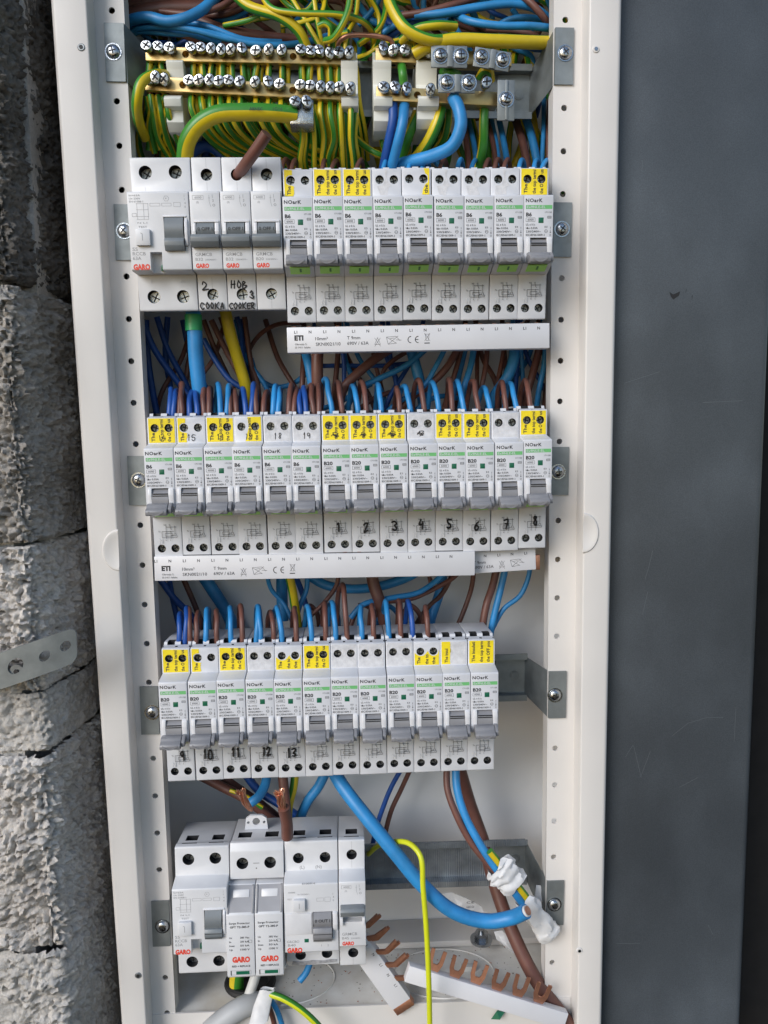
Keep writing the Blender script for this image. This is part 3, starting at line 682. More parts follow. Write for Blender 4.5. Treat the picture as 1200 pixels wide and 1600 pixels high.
def rowmtx(row, x):
    x0, z0, yo, roll, tx = ROWS[row]
    return Matrix.Translation(Vector((x0 + x, yo, z0 + roll * x - 52 * tx)) * S) @ Matrix.Rotation(-roll, 4, 'Y') @ Matrix.Rotation(-tx, 4, 'X')
ROWS = {1: (-45.7, 0.7, -3.47, .0145, -.06), 2: (-132.88, -147.35, 0, .0114, -.028), 3: (-129.02, -294.78, .84, .0091, .009), 4: (-125.6, -433.0, 0, .004, .03)}
# rotation about +X by a positive angle tips z towards +y? Rx(a): z -> (0,-sin a, cos a); we need y = tx*z  => a = -tx
ORD = ['first', 'second', 'third', 'fourth', 'fifth', 'sixth', 'seventh', 'eighth', 'ninth', 'tenth', 'eleventh', 'twelfth', 'thirteenth', 'fourteenth', 'fifteenth', 'sixteenth', 'seventeenth', 'eighteenth', 'nineteenth']
proto = None
def breaker(row, i, rating, stk, label, mark=None, smark=None):
    e = thing('circuit_breaker', label, 'circuit breaker', group='narrow breakers with green bands, side by side on the rails')
    mt = rowmtx(row, 18 * i)
    jit = {(2, 13): 1.2, (3, 4): -.4, (1, 4): .5}.get((row, i), random.uniform(-.15, .15))
    e.matrix_world = Matrix.Translation((random.uniform(-.1, .1) * S, random.uniform(-.5, .3) * S, jit * S)) @ mt @ Matrix.Rotation(random.uniform(-.005, .005), 4, 'Y') @ Matrix.Rotation(random.uniform(-.006, .006), 4, 'Z')
    b = obj('housing', NB['body'], e); [obj('terminal_screw', q, b) for q in NB['screws']]; [obj('toggle_cheek', q, e) for q in NB['cheeks']]
    tg = obj('toggle', NB['toggle'], e); obj('toggle_grip', NB['grip'], tg); obj('lime_tab', NB['tab'], e)
    obj('front_print', NB['p6' if rating == 'B6' else 'p20'], e); obj('test_window', NB['win'], e); obj('embossed_letter', NB['emb'], e)
    y, tx, pp = stk_mesh(stk, row * 100 + i)
    if pp: obj('torn_paper', pp, e)
    if y: s_ = obj('yellow_sticker', y, e); obj('sticker_print', tx, s_)
    if mark:
        h = MB(); hand(h, mark, (8.4 if len(mark) == 1 else 6.5) + random.uniform(-1, 1), -32.4 + random.uniform(-.8, .8), 3.9 if len(mark) == 1 else 6.6, 5.6, -47.1, .56, seed=i); obj('marker_number', h.mesh('m', 0), e)
    if smark:
        h = MB(); hand(h, smark, 6.5, 27.5, 5.6, 3.6, YU - .35, .2, seed=i); obj('pen_writing', h.mesh('m', 0), e)
    return e
DESC = {'Y': 'full yellow sticker', 'L': 'torn yellow strip at left', 'R': 'torn yellow corner at its right terminal', 'W': 'torn bare upper face', 'P': 'paper label', 'B': 'yellow sticker torn above', 'R2': 'yellow sticker on its right side',
        'F': 'yellow sticker covering both holes', 'N': 'narrow yellow strip'}
RN = {1: 'top row', 2: 'long middle row', 3: 'lower row of twelve'}
r1 = ['L', 'Y', 'Y', 'W', 'R', 'W', 'W', 'W', 'Y']
for i, s_ in enumerate(r1): breaker(1, i, 'B6', s_, f'{ORD[i]} breaker from left in {RN[1]}, {DESC[s_]}')
r2 = [('Y', '14'), ('L', '15'), ('Y', '11'), ('R2', '19'), ('P', '18'), ('P', '19'), ('Y', '~'), ('Y', '~'), ('Y', '~'), ('P', '~'), ('Y', None), ('Y', None), ('P', None), ('Y', None)]
for i, (s_, sm) in enumerate(r2):
    mk = None if i < 6 else str(i - 5)
    breaker(2, i, 'B6' if i < 6 else 'B20', s_, f'{ORD[i]} breaker from left in {RN[2]}, {DESC[s_]}' + (f', marked {mk}' if mk else ''), mk, sm)
r3 = [('Y', '9'), ('L', '10'), ('Y', '11'), ('P', '12'), ('B', '13'), ('Y', None), ('P', None), ('P', None), ('P', None), ('B', None), ('N', None), ('F', None)]
for i, (s_, mk) in enumerate(r3): breaker(3, i, 'B20', s_, f'{ORD[i]} breaker from left in {RN[3]}, {DESC[s_]}' + (f', marked {mk}' if mk else ''), mk)

# ---- wide white devices ---------------------------------------------------
def wide_body(W, H, L, nt_, nb, holes_up, holes_lo, r, slot, key, upr=None, extra=None, nose=(0, None), slots_top=True):
    a = MB()
    poly = [(-6, H - 3), (-40, H - 1), (-43, H), (-47.3, H), (YU, H - .7), (YU, nt_ + 2.2), (YN + .5, nt_ - .2), (YN, nt_ - 1), (YN, nb + 1.0), (YN + .8, nb + .2), (-47.6, nb - .6), (-46.4, L + .7), (-45.8, L), (-6, L + 3)]
    a.prism(poly, .12, W - .12, key, bev=.35)
    c = MB()
    for x, z in holes_up: recess(c, x, z, YU, r, 10)
    for x, z in holes_lo: recess(c, x, z, -46.5, r, 10)
    if slots_top:
        for x, z in holes_up: c.box(x - 4, x + 4, -37, -29, H - 12, H + 3, 'dark'); c.box(x - 5, x + 5, -43.5, -41.5, H - 1.4, H + 2, 'dark')
    if slot: c.box(slot[0], slot[1], YN - 2, YN + 5, slot[2], slot[3], key)
    if extra: extra(c)
    me = cut(a, c, 'body'); out = []
    for hs_, y_, d_, k_ in ((holes_up, YU, 7.5, 'tscrew'), (holes_lo, -46.5, 6.0, 'screw')):
        for x, z in hs_: s = MB(); term_screw(s, x, z, y_, r, d_, k_); s.recalc = True; out.append(s.mesh('terminal_screw'))
    return me, out
def curved_toggle(x0, x1, zt, zb, k, lip=0.0, split=.62, out=4.5, ribs=0, up=False):
    """rocker: drum above and a protruding lip below"""
    zs = zt - (zt - zb) * split; mb = MB(); n = 10
    drum = [(YN + 3, zt)] + [(YN - .4 - 2.4 * math.sin(math.pi * i / n * .9), zt - (zt - zs) * i / n) for i in range(n + 1)] + [(YN + 3, zs)]
    mb.prism(drum, x0 + .25, x1 - .25, k)
    g = MB(); lp = [(YN - .5, zs + .3), (YN - out * .7, zs + .1), (YN - out, zs - (zs - zb) * .25), (YN - out * .95, zs - (zs - zb) * .6), (YN - out * .6, zb + .3), (YN - .5, zb)]
    g.prism(lp, x0 - lip, x1 + lip, k, bev=.3)
    for i in range(ribs):
        z = zs - (zs - zb) * (.35 + .6 * i / ribs); g.box(x0 - lip + .3, x1 + lip - .3, YN - out * (1.03 - .08 * i), YN - 1, z - .15, z + .15, 'dark')
    return mb.mesh('toggle', 30), g.mesh('grip', 30)
def garo(p, x, z, wd, y=YN - .08, k='red'):
    text(p, 'GARO', x, z, wd * .30, k, y, wd=wd, bold=.055)

DZ1 = 3.3
def place_dev(row, x, name, label, cat, dz=0, group=None, dy=0):
    e = thing(name, label, cat, group=group); e.matrix_world = Matrix.Translation((0, dy * S, dz * S)) @ rowmtx(row, x); return e
# two-module residual current switch
def rcd(row, x, dz, label, faint, W=35.6):
    H, L, nt_, nb = 45.5, -43.5, 23.6, -21.5
    e = place_dev(row, x, 'residual_current_switch', label, 'residual current switch', dz)
    ex = lambda c: c.box(11.6, 18.5, YN - 2, YN + 7.0, nb - 3, nb + 10.8, 'white')
    me, sc_ = wide_body(W, H, L, nt_, nb, [(8.9, H - 8.6), (26.6, H - 8.4)], [(9.2, L + 8.5), (27.0, L + 8.5)], 3.9, (20.5, 32.6, -10.0, 9.0), 'white', extra=ex)
    b = obj('housing', me, e); [obj('terminal_screw', q_, b) for q_ in sc_]
    a, g = curved_toggle(20.9, 32.3, 8.8, -10.4, 'grey2', 0, .63, 4.0 if row == 1 else 3.2, ribs=0 if row == 1 else 4); tg = obj('toggle', a, e); obj('toggle_grip', g, tg)
    f = MB(); f.prism([(YN + .2, 10.3), (YN - .8, 9.4), (YN - .8, 9.0), (YN + .2, 9.0)], 20.2, 33.8, 'emb', bev=.1); f.prism([(YN + .2, 8.9), (YN - 1.6, 6), (YN - 2.2, 0), (YN - 1.4, -7), (YN + .2, -8.2)], 32.7, 34.4, 'emb', bev=.2); obj('toggle_frame', f, e)
    bt = MB(); bt.bbox(4.2, 12.6, YN - 2.4, YN + .5, -7.2, 2.0, 'white', .5); bt.seg((8.2, -4.5), (8.2, -.6), .3, 'ink2', YN - 2.46); bt.seg((8.2, -.6), (7.2, -.2), .3, 'ink2', YN - 2.46); obj('test_button', bt, e)
    wn = MB(); wn.bbox(16.4, 18.3, YN + 4.8, YN + 6.9, nb + .8, nb + 4.2, 'teal', .1); obj('status_window', wn, e)
    p = MB(); y = YN - .06
    for i, (s_, wd) in enumerate((('In=63A', 6.5), ('Un 230V', 6.5), ('EN 61008-1', 8))): text(p, s_, 1.3, 20.7 - 1.7 * i, 1.0, 'ink2', y, wd=wd)
    for i in range(6): p.seg((22.8 + 1.6 * math.cos(i * 1.047), 19.4 + 1.6 * math.sin(i * 1.047)), (22.8 + 1.6 * math.cos(i * 1.047 + 1.047), 19.4 + 1.6 * math.sin(i * 1.047 + 1.047)), .16, 'ink2', y)
    text(p, '*', 22.2, 18.4, 1.5, 'ink2', y)
    p.frame(13.2, 19, 15.2, 16.8, .16, 'ink2', y); p.frame(20, 25.5, 15.2, 16.8, .16, 'ink2', y); p.frame(27, 30.8, 14.8, 17.2, .16, 'ink2', y)
    for z_ in (16.6, 13.2, 9.4, 7.8): p.seg((5, z_), (12.2, z_), .15, 'ink2', y)
    for x_ in (5.6, 9.4, 12.0): p.seg((x_, 16.8), (x_, 7.8), .15, 'ink2', y)
    p.frame(2.6, 5.0, 9.4, 11.2, .15, 'ink2', y); text(p, 'N L1', 5.4, 5.4, .9, 'ink2', y, wd=5.6)
    for i, c in enumerate('|140'): text(p, c, 33.2, 20.5 - 2.1 * i, 1.1, 'ink2', y)
    text(p, 'TEST', 5.8, 3.0, 1.1, 'ink2', y, wd=5)
    for i, (s_, wd) in enumerate((('SS', 3.2), ('RCCB', 7.6), ('63A', 4.9))): text(p, s_, 1.4, -9.9 - 2.6 * i, 1.9, 'ink2', y, wd=wd)
    garo(p, 1.3, -20.6, 9.9, y, 'red')
    for x_, s_ in ((8.2, '1'), (26.2, 'N')): text(p, s_, x_, nb - 5.5, 2.2, 'body', -47.3 - .35); text(p, s_, x_, 26.4, 2.0, 'body', YU - .05)
    obj('front_print', p.mesh('p', 0), e); return e
rcd(1, -90.3, DZ1, 'two-pole residual current switch at left end under the brass bars', 0)

# single-module breaker, white
def mcb(row, x, dz, label, rating, on=False, marks=(), W=17.7):
    H, L, nt_, nb = 45.5, -43.5, 23.6, -21.5
    e = place_dev(row, x, 'circuit_breaker', label, 'circuit breaker', dz, group='white single pole breakers')
    me, sc_ = wide_body(W, H, L, nt_, nb, [(8.9, H - 10)], [(9.0, L + 9.5)], 3.5, (3.2, 14.2, -4.0, 6.0) if not on else (1.6, 16.2, -4, 8), 'white')
    b = obj('housing', me, e); [obj('terminal_screw', q_, b) for q_ in sc_]
    if not on:
        a, g = curved_toggle(3.4, 14.0, 5.6, -8.6, 'grey2', 2.9, .5, 6.0); tg = obj('toggle', a, e); obj('toggle_grip', g, tg)
        q = MB(); text(q, '0 OFF I', 4.4, .9, 1.8, 'ink', YN - 3.0, wd=8.6); obj('toggle_print', q.mesh('q', 0), tg)
        f = MB(); f.prism([(YN + .2, 7.2), (YN - 1.0, 6.6), (YN - 1.0, 5.8), (YN + .2, 5.8)], 1.9, 16.6, 'emb', bev=.1)
        for x0, x1 in ((1.7, 3.2), (14.3, 16.6)): f.prism([(YN + .2, 6.0), (YN - 1.4, 5.2), (YN - 2.4, .5), (YN - 1.6, -3.0), (YN + .2, -3.2)], x0, x1, 'emb', bev=.2)
        obj('toggle_frame', f, e)
    else:
        f = MB(); f.prism([(YN + 2, 8), (YN - 4.5, 7.6), (YN - 6.0, 5.8), (YN - 3.5, 1.5), (YN + 2, .2)], 1.0, 16.8, 'grey2', bev=.4); obj('toggle', f, e)
        g = MB(); g.prism([(YN + .2, .6), (YN - 2.2, -.4), (YN - 2.6, -5), (YN + .2, -6)], .8, 2.6, 'emb', bev=.2); g.prism([(YN + .2, .6), (YN - 2.2, -.4), (YN - 2.6, -5), (YN + .2, -6)], 15.2, 17.0, 'emb', bev=.2); obj('toggle_frame', g, e)
    p = MB(); y = YN - .06
    p.frame(1.9, 8.2, 18.8, 21.0, .16, 'ink2', y); text(p, '6000', 3.2, 19.3, 1.2, 'ink2', y, wd=4); text(p, '(3)', 4.0, 16.7, 1.0, 'ink2', y)
    p.seg((11.6, 21.2), (11.6, 17.4), .16, 'ink2', y); p.seg((11.6, 17.4), (12.4, 14.6), .16, 'ink2', y); p.seg((11.1, 19.6), (12.1, 19.6), .16, 'ink2', y)
    for i, c in enumerate('|3O'): text(p, c, 13.4, 20.0 - 2.6 * i, 1.5, 'ink2', y)
    text(p, 'GRMCB', 1.9, -13.2, 1.9, 'ink2', y, wd=9.8); text(p, rating, 1.9, -15.9, 1.7, 'ink2', y, wd=4.4); text(p, '230/400V~', 7.6, -15.8, .95, 'ink2', y, wd=7)
    garo(p, 1.9, -19.9, 7.8, y, 'red')
    for z0, z1, yy in ((23 + 3.4, H - 14, YU - .04), (H - 6, H - .8, YU - .04), (L + 1, L + 5.6, -46.7), (L + 13.4, nb - 1.5, -47.5)): p.seg((8.9, z0), (8.9, z1), .12, 'ink2', yy)
    obj('front_print', p.mesh('p', 0), e)
    if marks:
        h = MB()
        for s_, x_, z_, wd, hh in marks: hand(h, s_, x_, z_, wd, hh, -47.45, .42, seed=3)
        obj('marker_writing', h.mesh('m', 0), e)
    return e
mcb(1, -54.2, DZ1, 'white breaker right of the residual current switch, hand marked 2', 'B32', marks=(('2', 2.6, -31.0, 5, 4.2), ('COOKA', 1.2, -42.6, 15, 3.6)))
mcb(1, -36.3, DZ1, 'white breaker with brown wire stub in top, hand marked HOB', 'B32', marks=(('HOB', 2.4, -30.6, 10.5, 4.4), ('3', 13.6, -36.4, 3.4, 4), ('COOKER', 1.0, -42.6, 16, 3.4)))
mcb(1, -18.4, DZ1, 'white breaker without handwriting beside the first green banded breaker', 'B20')

# bottom row
Z4 = 0.0
rcd(4, 0, Z4, 'two-pole residual current switch at left end of the bottom row', 1)
def surge():
    H, L, nt_, nb = 46, -42.5, 21, -40
    e = place_dev(4, 36.4, 'surge_protector', 'two-pole surge protector with two plug-in cartridges in the bottom row', 'surge protector', .8)
    a = MB(); W = 35.4
    a.prism([(-6, H - 3), (-41, H - 1.5), (-44, H), (-47.3, H), (-49.5, H - 5), (-50.2, 22.5), (-46, 20.6), (-40, 19), (-40, -39.5), (-48, -40.5), (-48, L), (-6, L)], .1, W, 'white', bev=.4)
    c = MB()
    for x in (8.2, 26.5): recess(c, x, H - 13.0, -50, 3.9, 10); c.box(x - 4.5, x + 4.5, -37, -29, H - 12, H + 3, 'dark')
    c.box(1.0, 34.4, -42.9, -42.2, H - 1.2, H + 2, 'dark')
    b = obj('housing', cut(a, c, 'h'), e); 
    for x in (8.2, 26.5): s = MB(); term_screw(s, x, H - 13, -50, 3.8, 7.5); s.recalc = True; obj('terminal_screw', s, b)
    p = MB(); p.seg((15.4, H - 13), (19.4, H - 13), .3, 'ink', -50.05); p.cyl((17.4, -50.0, H - 16.5), .4, .1, 'ink', n=8); obj('front_print', p.mesh('p', 0), e)
    for i in (0, 1):
        x0 = -1.8 + 18.6 * i; cg = obj('surge_cartridge', None, e, (x0, 0, 0))
        m_ = MB(); m_.prism([(-41, 20), (-52, 20), (YN - .5, 5.8), (YN - 1.6, 4.6), (YN - 1.6, -37), (YN - .6, -38.4), (-41, -38.6)], .2, 18.2, 'white', bev=.35); obj('cartridge_body', m_, cg)
        g = MB(); sl = lambda t, o: (-52.2 - 8.4 * t - o * .86, 19.8 - 14 * t - o * .5)
        for xx0, xx1, o in ((.6, 2.0, 1.2), (16.6, 18.0, 1.2)): g.prism([sl(.0, -.1), sl(1, -.1), sl(1, o), sl(0, o)], xx0, xx1, 'grey', bev=.15)
        g.prism([sl(.02, -.1), sl(1, -.1), sl(1, .25), sl(.02, .25)], 2.0, 16.6, 'grip_grey'); g.prism([sl(.16, .2), sl(.42, .2), sl(.42, 1.0), sl(.16, 1.0)], 4.2, 14.8, 'emb', bev=.2)
        g.recalc = True; obj('pull_grip', g, cg)
        q = MB(); y = YN - 1.68
        text(q, 'Surge Protector', 2.0, -1.6, 1.35, 'ink', y, wd=13.6, bold=.01); text(q, 'GPT T2-385-P', 2.6, -4.2, 1.35, 'ink', y, wd=12.6, bold=.02)
        for j, (s1, s2) in enumerate((('Uc', '385 Vac'), ('In', '20 kA'), ('Imax', '50 kA'), ('Up', '1500 V'))):
            text(q, s1, 2.0, -11.4 - 2.7 * j, 1.25, 'ink', y, bold=.01); text(q, s2, 9.0, -11.4 - 2.7 * j, 1.25, 'ink', y, bold=.01, wd=6)
        q.frame(14.4, 16.6, -14.4, -12.6, .15, 'ink', y)
        garo(q, 3.6, -27.4, 11.6, y, 'red'); text(q, 'RED = REPLACE', 3.4, -30.8, 1.2, 'ink', y, wd=11.8, bold=.02)
        q.frame(2.4, 15.6, -36.0, -33.2, .2, 'ink2', y); q.rect(6, 14.6, -35.8, -33.6, 'teal', y - .03); q.rect(2.5, 3.0, -36.4, -33.0, 'ink', y - .03)
        obj('cartridge_print', q.mesh('q', 0), cg)
    # plastic lug above
    pz = plate([(7, H - 2), (8, H + 6), (11, H + 8), (19, H + 8), (22, H + 6), (23, H - 2)], [ring(15, H + 3.6, 2.6), ring(9.6, H + 3, 1), ring(20.5, H + 3, 1)], -24, 2.2, 'white', 'lug'); obj('rail_latch', pz, e)
    return e
surge()
def rcbo_wide():
    H, L, nt_, nb = 46, -42.0, 23.6, -20
    e = place_dev(4, 72.3, 'residual_current_breaker', 'two-pole breaker with test button beside the surge protector, smudged below', 'circuit breaker', .6)
    W = 35.5
    me, sc_ = wide_body(W, H, L, nt_, nb - 4, [(9.2, H - 11.5), (27.0, H - 11.5)], [(9.4, L + 8.0), (27.2, L + 8.6)], 3.6, (18.6, 31.6, -14.5, 4.0), 'white')
    b = obj('housing', me, e); [obj('terminal_screw', q_, b) for q_ in sc_]
    a, g = curved_toggle(18.9, 31.2, 3.8, -15.5, 'grey', 0, .5, 4.0, ribs=4); tg = obj('toggle', a, e); obj('toggle_grip', g, tg)
    q = MB(); text(q, '0 OUT I', 20.2, -1.6, 2.0, 'ink', YN - 3.0, wd=9.8); obj('toggle_print', q.mesh('q', 0), tg)
    f = MB(); f.prism([(YN + .2, 4.2), (YN - 1.4, 3.2), (YN - 2.2, -4), (YN - 1.4, -8.0), (YN + .2, -8.4)], 31.8, 34.8, 'emb', bev=.25); f.bbox(1.0, 18.0, YN - .7, YN + .2, -10.8, 3.6, 'emb', .3); obj('toggle_frame', f, e)
    bt = MB(); bt.bbox(6.2, 14.0, YN - 2.6, YN + .4, 5.6, 13.6, 'white', .5); bt.seg((10.2, 7.8), (10.2, 11.6), .3, 'ink2', YN - 2.66); obj('test_button', bt, e)
    wn = MB(); wn.bbox(13.0, 15.8, YN - .15, YN + 1, -16.6, -14.2, 'teal', .1); obj('status_window', wn, e)
    p = MB(); y = YN - .06
    text(p, '61009-4', 12, 22.9, 1.2, 'ink2', y, wd=8.5); text(p, '10000', 3, 17.2, 1.0, 'ink2', y, wd=4.5); text(p, 'Un 230/240V~', 9, 15.8, .9, 'ink2', y, wd=8); text(p, 'TEST', 2.2, 12.6, 1.0, 'ink2', y)
    p.frame(21.5, 26, 11.2, 13.4, .15, 'ink2', y); p.frame(26.8, 30.4, 10.8, 13.8, .15, 'ink2', y)
    for i, c in enumerate('|40'): text(p, c, 32.0, 15.5 - 2.3 * i, 1.2, 'ink2', y)
    text(p, 'GRCBO', 1.6, -16.6, 1.6, 'ink2', y, wd=8); text(p, 'B40', 2.2, -19.0, 1.6, 'ink2', y, wd=5)
    garo(p, 1.6, -23.2, 10.0, y)
    text(p, '1', 24.0, -19.8, 1.4, 'ink2', y); text(p, '2', 28.0, -19.8, 1.4, 'ink2', y)
    text(p, '(L)', 10, 27.0, 2.2, 'ink2', YU - .05); text(p, '(N)', 20.5, 27.0, 2.2, 'ink2', YU - .05)
    obj('front_print', p.mesh('p', 0), e)
    sm = MB(); rnd = random.Random(4)
    M['smudge'] = mat('grey_pencil_smudge', (.36, .36, .38), .6, var=.25, vscale=400)
    o_ = [(3.2, L + 1.6), (10, L + 1.0), (20, L + 1.6), (33, L + 2.2), (34, L + 4.0), (29.6, L + 4.4), (24, L + 3.6), (17, L + 4.2), (13.6, L + 3.6), (8, L + 3.4), (4.2, L + 4.2)]
    sm.add([(x, -47.2, z) for x, z in o_], [tuple(range(len(o_)))], 'smudge'); obj('smudge', sm.mesh('s', 0), e)
    return e
rcbo_wide()
mcb(4, 108.2, .8, 'white breaker at right end of the bottom row, toggle up', 'B45', on=True)

# ------------------------------------------------------------------ comb busbars
def comb(label, p0, p1, hgt, Y, texts, n_let, first='L1', off=5.0, th=9.0, name='comb_busbar', big=True, teeth=True, sgn=1, dy=0):
    """plastic comb strip whose TOP edge runs p0->p1 (world x,z); body hangs below"""
    a, b = Vector((p0[0], p0[1])), Vector((p1[0], p1[1])); L = (b - a).length; ang = math.atan2(b.y - a.y, b.x - a.x)
    e = thing(name, label, 'busbar', (a.x, Y, a.y), (0, -ang, 0), group='white comb busbars')
    m_ = MB(); m_.bbox(0, L, 0, th, -hgt, 0, 'strip', .45); obj('strip_body', m_, e)
    g = MB(); g.box(1, L - 1, 2.2, 3.4, -.2, .5, 'dark'); obj('strip_groove', g, e)
    p = MB(); y = -.07
    cur = first; x = off
    for i in range(n_let):
        text(p, cur, x, -3.9, 1.75, 'ink', y, bold=.01); x += 9.0; cur = 'N' if cur == 'L1' else 'L1'
    for s_, x_, z_, h_, wd, bo in texts: 
        if s_ == '<tri>':
            for q, r_ in (((0, -3), (3.6, -3)), ((0, -3), (1.8, 1.2)), ((3.6, -3), (1.8, 1.2)), ((0, 1), (3.6, -4.2)), ((3.6, 1), (0, -4.2))): p.seg((x_ + q[0], z_ + q[1]), (x_ + r_[0], z_ + r_[1]), .18, 'ink', y)
        elif s_ == '<saw>':
            for q, r_ in (((0, 1), (1, -3.4)), ((0, 1), (6, 1.4)), ((6, 1.4), (8.6, -1.4)), ((1, -3.4), (6, -2.8)), ((1, -3.4), (7.4, 1.6)), ((0, 1), (6.4, -3)), ((6, -.8), (9.4, -1)), ((2, 0), (5, .4))): p.seg((x_ + q[0], z_ + q[1]), (x_ + r_[0], z_ + r_[1]), .2, 'ink', y)
        elif s_ == '<ce>':
            for cx_ in (2.0, 6.6):
                for i in range(8):
                    a0, a1 = math.pi / 2 + i * math.pi / 8, math.pi / 2 + (i + 1) * math.pi / 8; p.seg((x_ + cx_ + 2 * math.cos(a0), z_ + 2 * math.sin(a0)), (x_ + cx_ + 2 * math.cos(a1), z_ + 2 * math.sin(a1)), .5, 'ink', y)
            p.seg((x_ + 4.8, z_), (x_ + 6.6, z_), .45, 'ink', y)
        elif s_ == '<bin>':
            for q, r_ in (((0, 2.2), (3.4, 2.2)), ((.5, 2), (1, -1.8)), ((2.9, 2), (2.4, -1.8)), ((1, -1.8), (2.4, -1.8)), ((0, 2.8), (3.4, -2)), ((3.4, 2.8), (0, -2))): p.seg((x_ + q[0], z_ + q[1]), (x_ + r_[0], z_ + r_[1]), .18, 'ink', y)
            p.rect(x_ - .2, x_ + 3.2, z_ - 3.6, z_ - 3.0, 'ink', y)
        else: text(p, s_, x_, z_, h_, 'ink', y, wd=wd, bold=bo)
    obj('strip_print', p.mesh('p', 0), e)
    if teeth:
        tm = MB(); tm.box(-1.2, 1.2, 0, 1.4, -.3, .7, 'copper'); tme = tm.mesh('tooth'); k_ = int(L / 9)
        for i in range(k_): obj('copper_tooth', tme, e, (4.6 + 9 * i, 2.4, 0))
    return e
ETI = [('ETI', 4.6, -8.0, 2.9, 5.6, .05), ('Obrezija 5,', 4.8, -11.0, 1.1, 7.6, .0), ('SI-1411 Izlake', 4.8, -13.0, 1.1, 9.6, .0), ('10mm\u00b2', 17.6, -8.2, 2.0, 7.8, .0), ('SKN0021/10', 17.8, -11.6, 2.0, 15.4, .0),
       ('T 9mm', 37.4, -8.0, 2.0, 8.2, .0), ('690V / 63A', 37.4, -11.4, 2.0, 13.4, .0), ('<tri>', 54.6, -8.4, 0, 0, 0), ('<saw>', 62.0, -8.0, 0, 0, 0), ('<ce>', 75.5, -8.8, 0, 0, 0), ('<bin>', 86.0, -7.8, 0, 0, 0)]
q0, q1 = at(447.8, 511.6, -47), at(858.8, 504.6, -47)
comb('white comb busbar with printed ratings below the row under the brass bars', (q0.x, q0.z), (q1.x, q1.z), 15.6, -47, ETI, 18, 'L1', 4.6)
q0, q1 = at(240.5, 868, -46), at(742, 860, -46)
TS = [(a, b + 0, c - 1.2, d, e_, f) for a, b, c, d, e_, f in ETI]
comb('longest white comb busbar, under the long middle breaker row', (q0.x, q0.z - .6), (q1.x, q1.z - .6), 15.8, -46.5, TS, 22, 'L1', .2)
q0, q1 = at(652, 868, -36), at(836, 856, -36)
comb('short tilted comb busbar piece behind the longest one, right end', (q0.x, q0.z), (q1.x, q1.z), 14.5, -37, [('T 9mm', 36.8, -8.2, 2.0, 8.2, 0), ('690V / 63A', 36.8, -11.4, 2.0, 13.4, 0), ('<tri>', 54, -8.2, 0, 0, 0), ('<saw>', 61.5, -8, 0, 0, 0)], 4, 'N', 44.0)
c_ = MB(); p = at(839, 878, -34); c_.bbox(p.x - 2, p.x + 1.6, -36, -33, p.z - 5, p.z + 5, 'copper', .3); obj('copper_offcut', c_, None, label='small copper end piece right of the short comb busbar', cat='copper piece')

# loose combs with copper forks at the bottom
def fork(wd=9.6, ln_=11.5, bar=2.4, th=1.2, name='copper_fork'):
    """U-shaped fork in xz, base at z=0"""
    r = wd / 2 - bar / 2; out = []
    o = [(-wd / 2 + 1.8, 0), (-wd / 2 + .6, 3.4), (-wd / 2, 5.0), (-wd / 2 - .4, ln_), (-wd / 2 + bar - .6, ln_), (-wd / 2 + bar, 6.2), (-1.4, 4.4), (1.4, 4.4), (wd / 2 - bar, 6.2), (wd / 2 - bar + .6, ln_), (wd / 2 + .4, ln_), (wd / 2, 5.0), (wd / 2 - .6, 3.4), (wd / 2 - 1.8, 0)]
    return plate(o, [], 0, th, 'copper', name)
FK = fork(10.2, 14.2, 2.7, 1.4)
# bar B: lies low, forks up
e = thing('loose_comb_busbar', 'loose white comb bar with upright copper forks on the cabinet floor', 'busbar')
a = at(640, 1508, -42); b = at(888, 1583, -44)
A, Bv = a.copy(), b.copy(); d = (Bv - A).normalized(); L = (Bv - A).length
upv = Vector((0, .12, 1)); upv = (upv - d * upv.dot(d)).normalized(); nv = d.cross(upv)       # nv points away from viewer (+y)
if nv.y < 0: nv = -nv
mtx = Matrix((( d.x, nv.x, upv.x, A.x), (d.y, nv.y, upv.y, A.y), (d.z, nv.z, upv.z, A.z), (0, 0, 0, 1)))
def at_mtx(o, m_): o.matrix_world = Matrix.Translation(m_.translation * S) @ m_.to_3x3().to_4x4()
at_mtx(e, mtx)
m_ = MB(); m_.bbox(0, L, -1.0, 6, -11.5, 0, 'strip', .5); obj('strip_body', m_, e)
for i in range(6):
    o = obj('copper_fork', FK, e, (17.5 + i * 15.6, 2, .2)); o.rotation_euler = (math.radians(random.uniform(-8, 8)), 0, math.radians(random.uniform(-10, 10)))
# bar A: face to the viewer, slanting down right
e = thing('loose_comb_busbar', 'loose slanting comb bar lettered L1 N beside the bottom row devices', 'busbar')
a = at(552, 1436, -30); b = at(645, 1566, -36); d = (b - a).normalized(); L = (b - a).length
upv = Vector((0, .05, 1)); upv = (upv - d * upv.dot(d)).normalized(); nv = d.cross(upv)
if nv.y < 0: nv = -nv
mtx = Matrix(((d.x, nv.x, upv.x, a.x), (d.y, nv.y, upv.y, a.y), (d.z, nv.z, upv.z, a.z), (0, 0, 0, 1))); at_mtx(e, mtx)
m_ = MB(); m_.bbox(-20, L - 3, 0, 8, -15.5, 0, 'strip', .5); obj('strip_body', m_, e)
cp = MB(); cp.bbox(L - 3, L + 2.6, .6, 7, -15.0, -.6, 'copper', .3); obj('copper_end', cp, e)
p = MB()
for i, s_ in enumerate(['N', 'L1', 'N', 'L1', 'N', 'L1']): text(p, s_, 10 + 9 * i, -4.0, 1.9, 'ink', -.06)
obj('strip_print', p.mesh('p', 0), e)
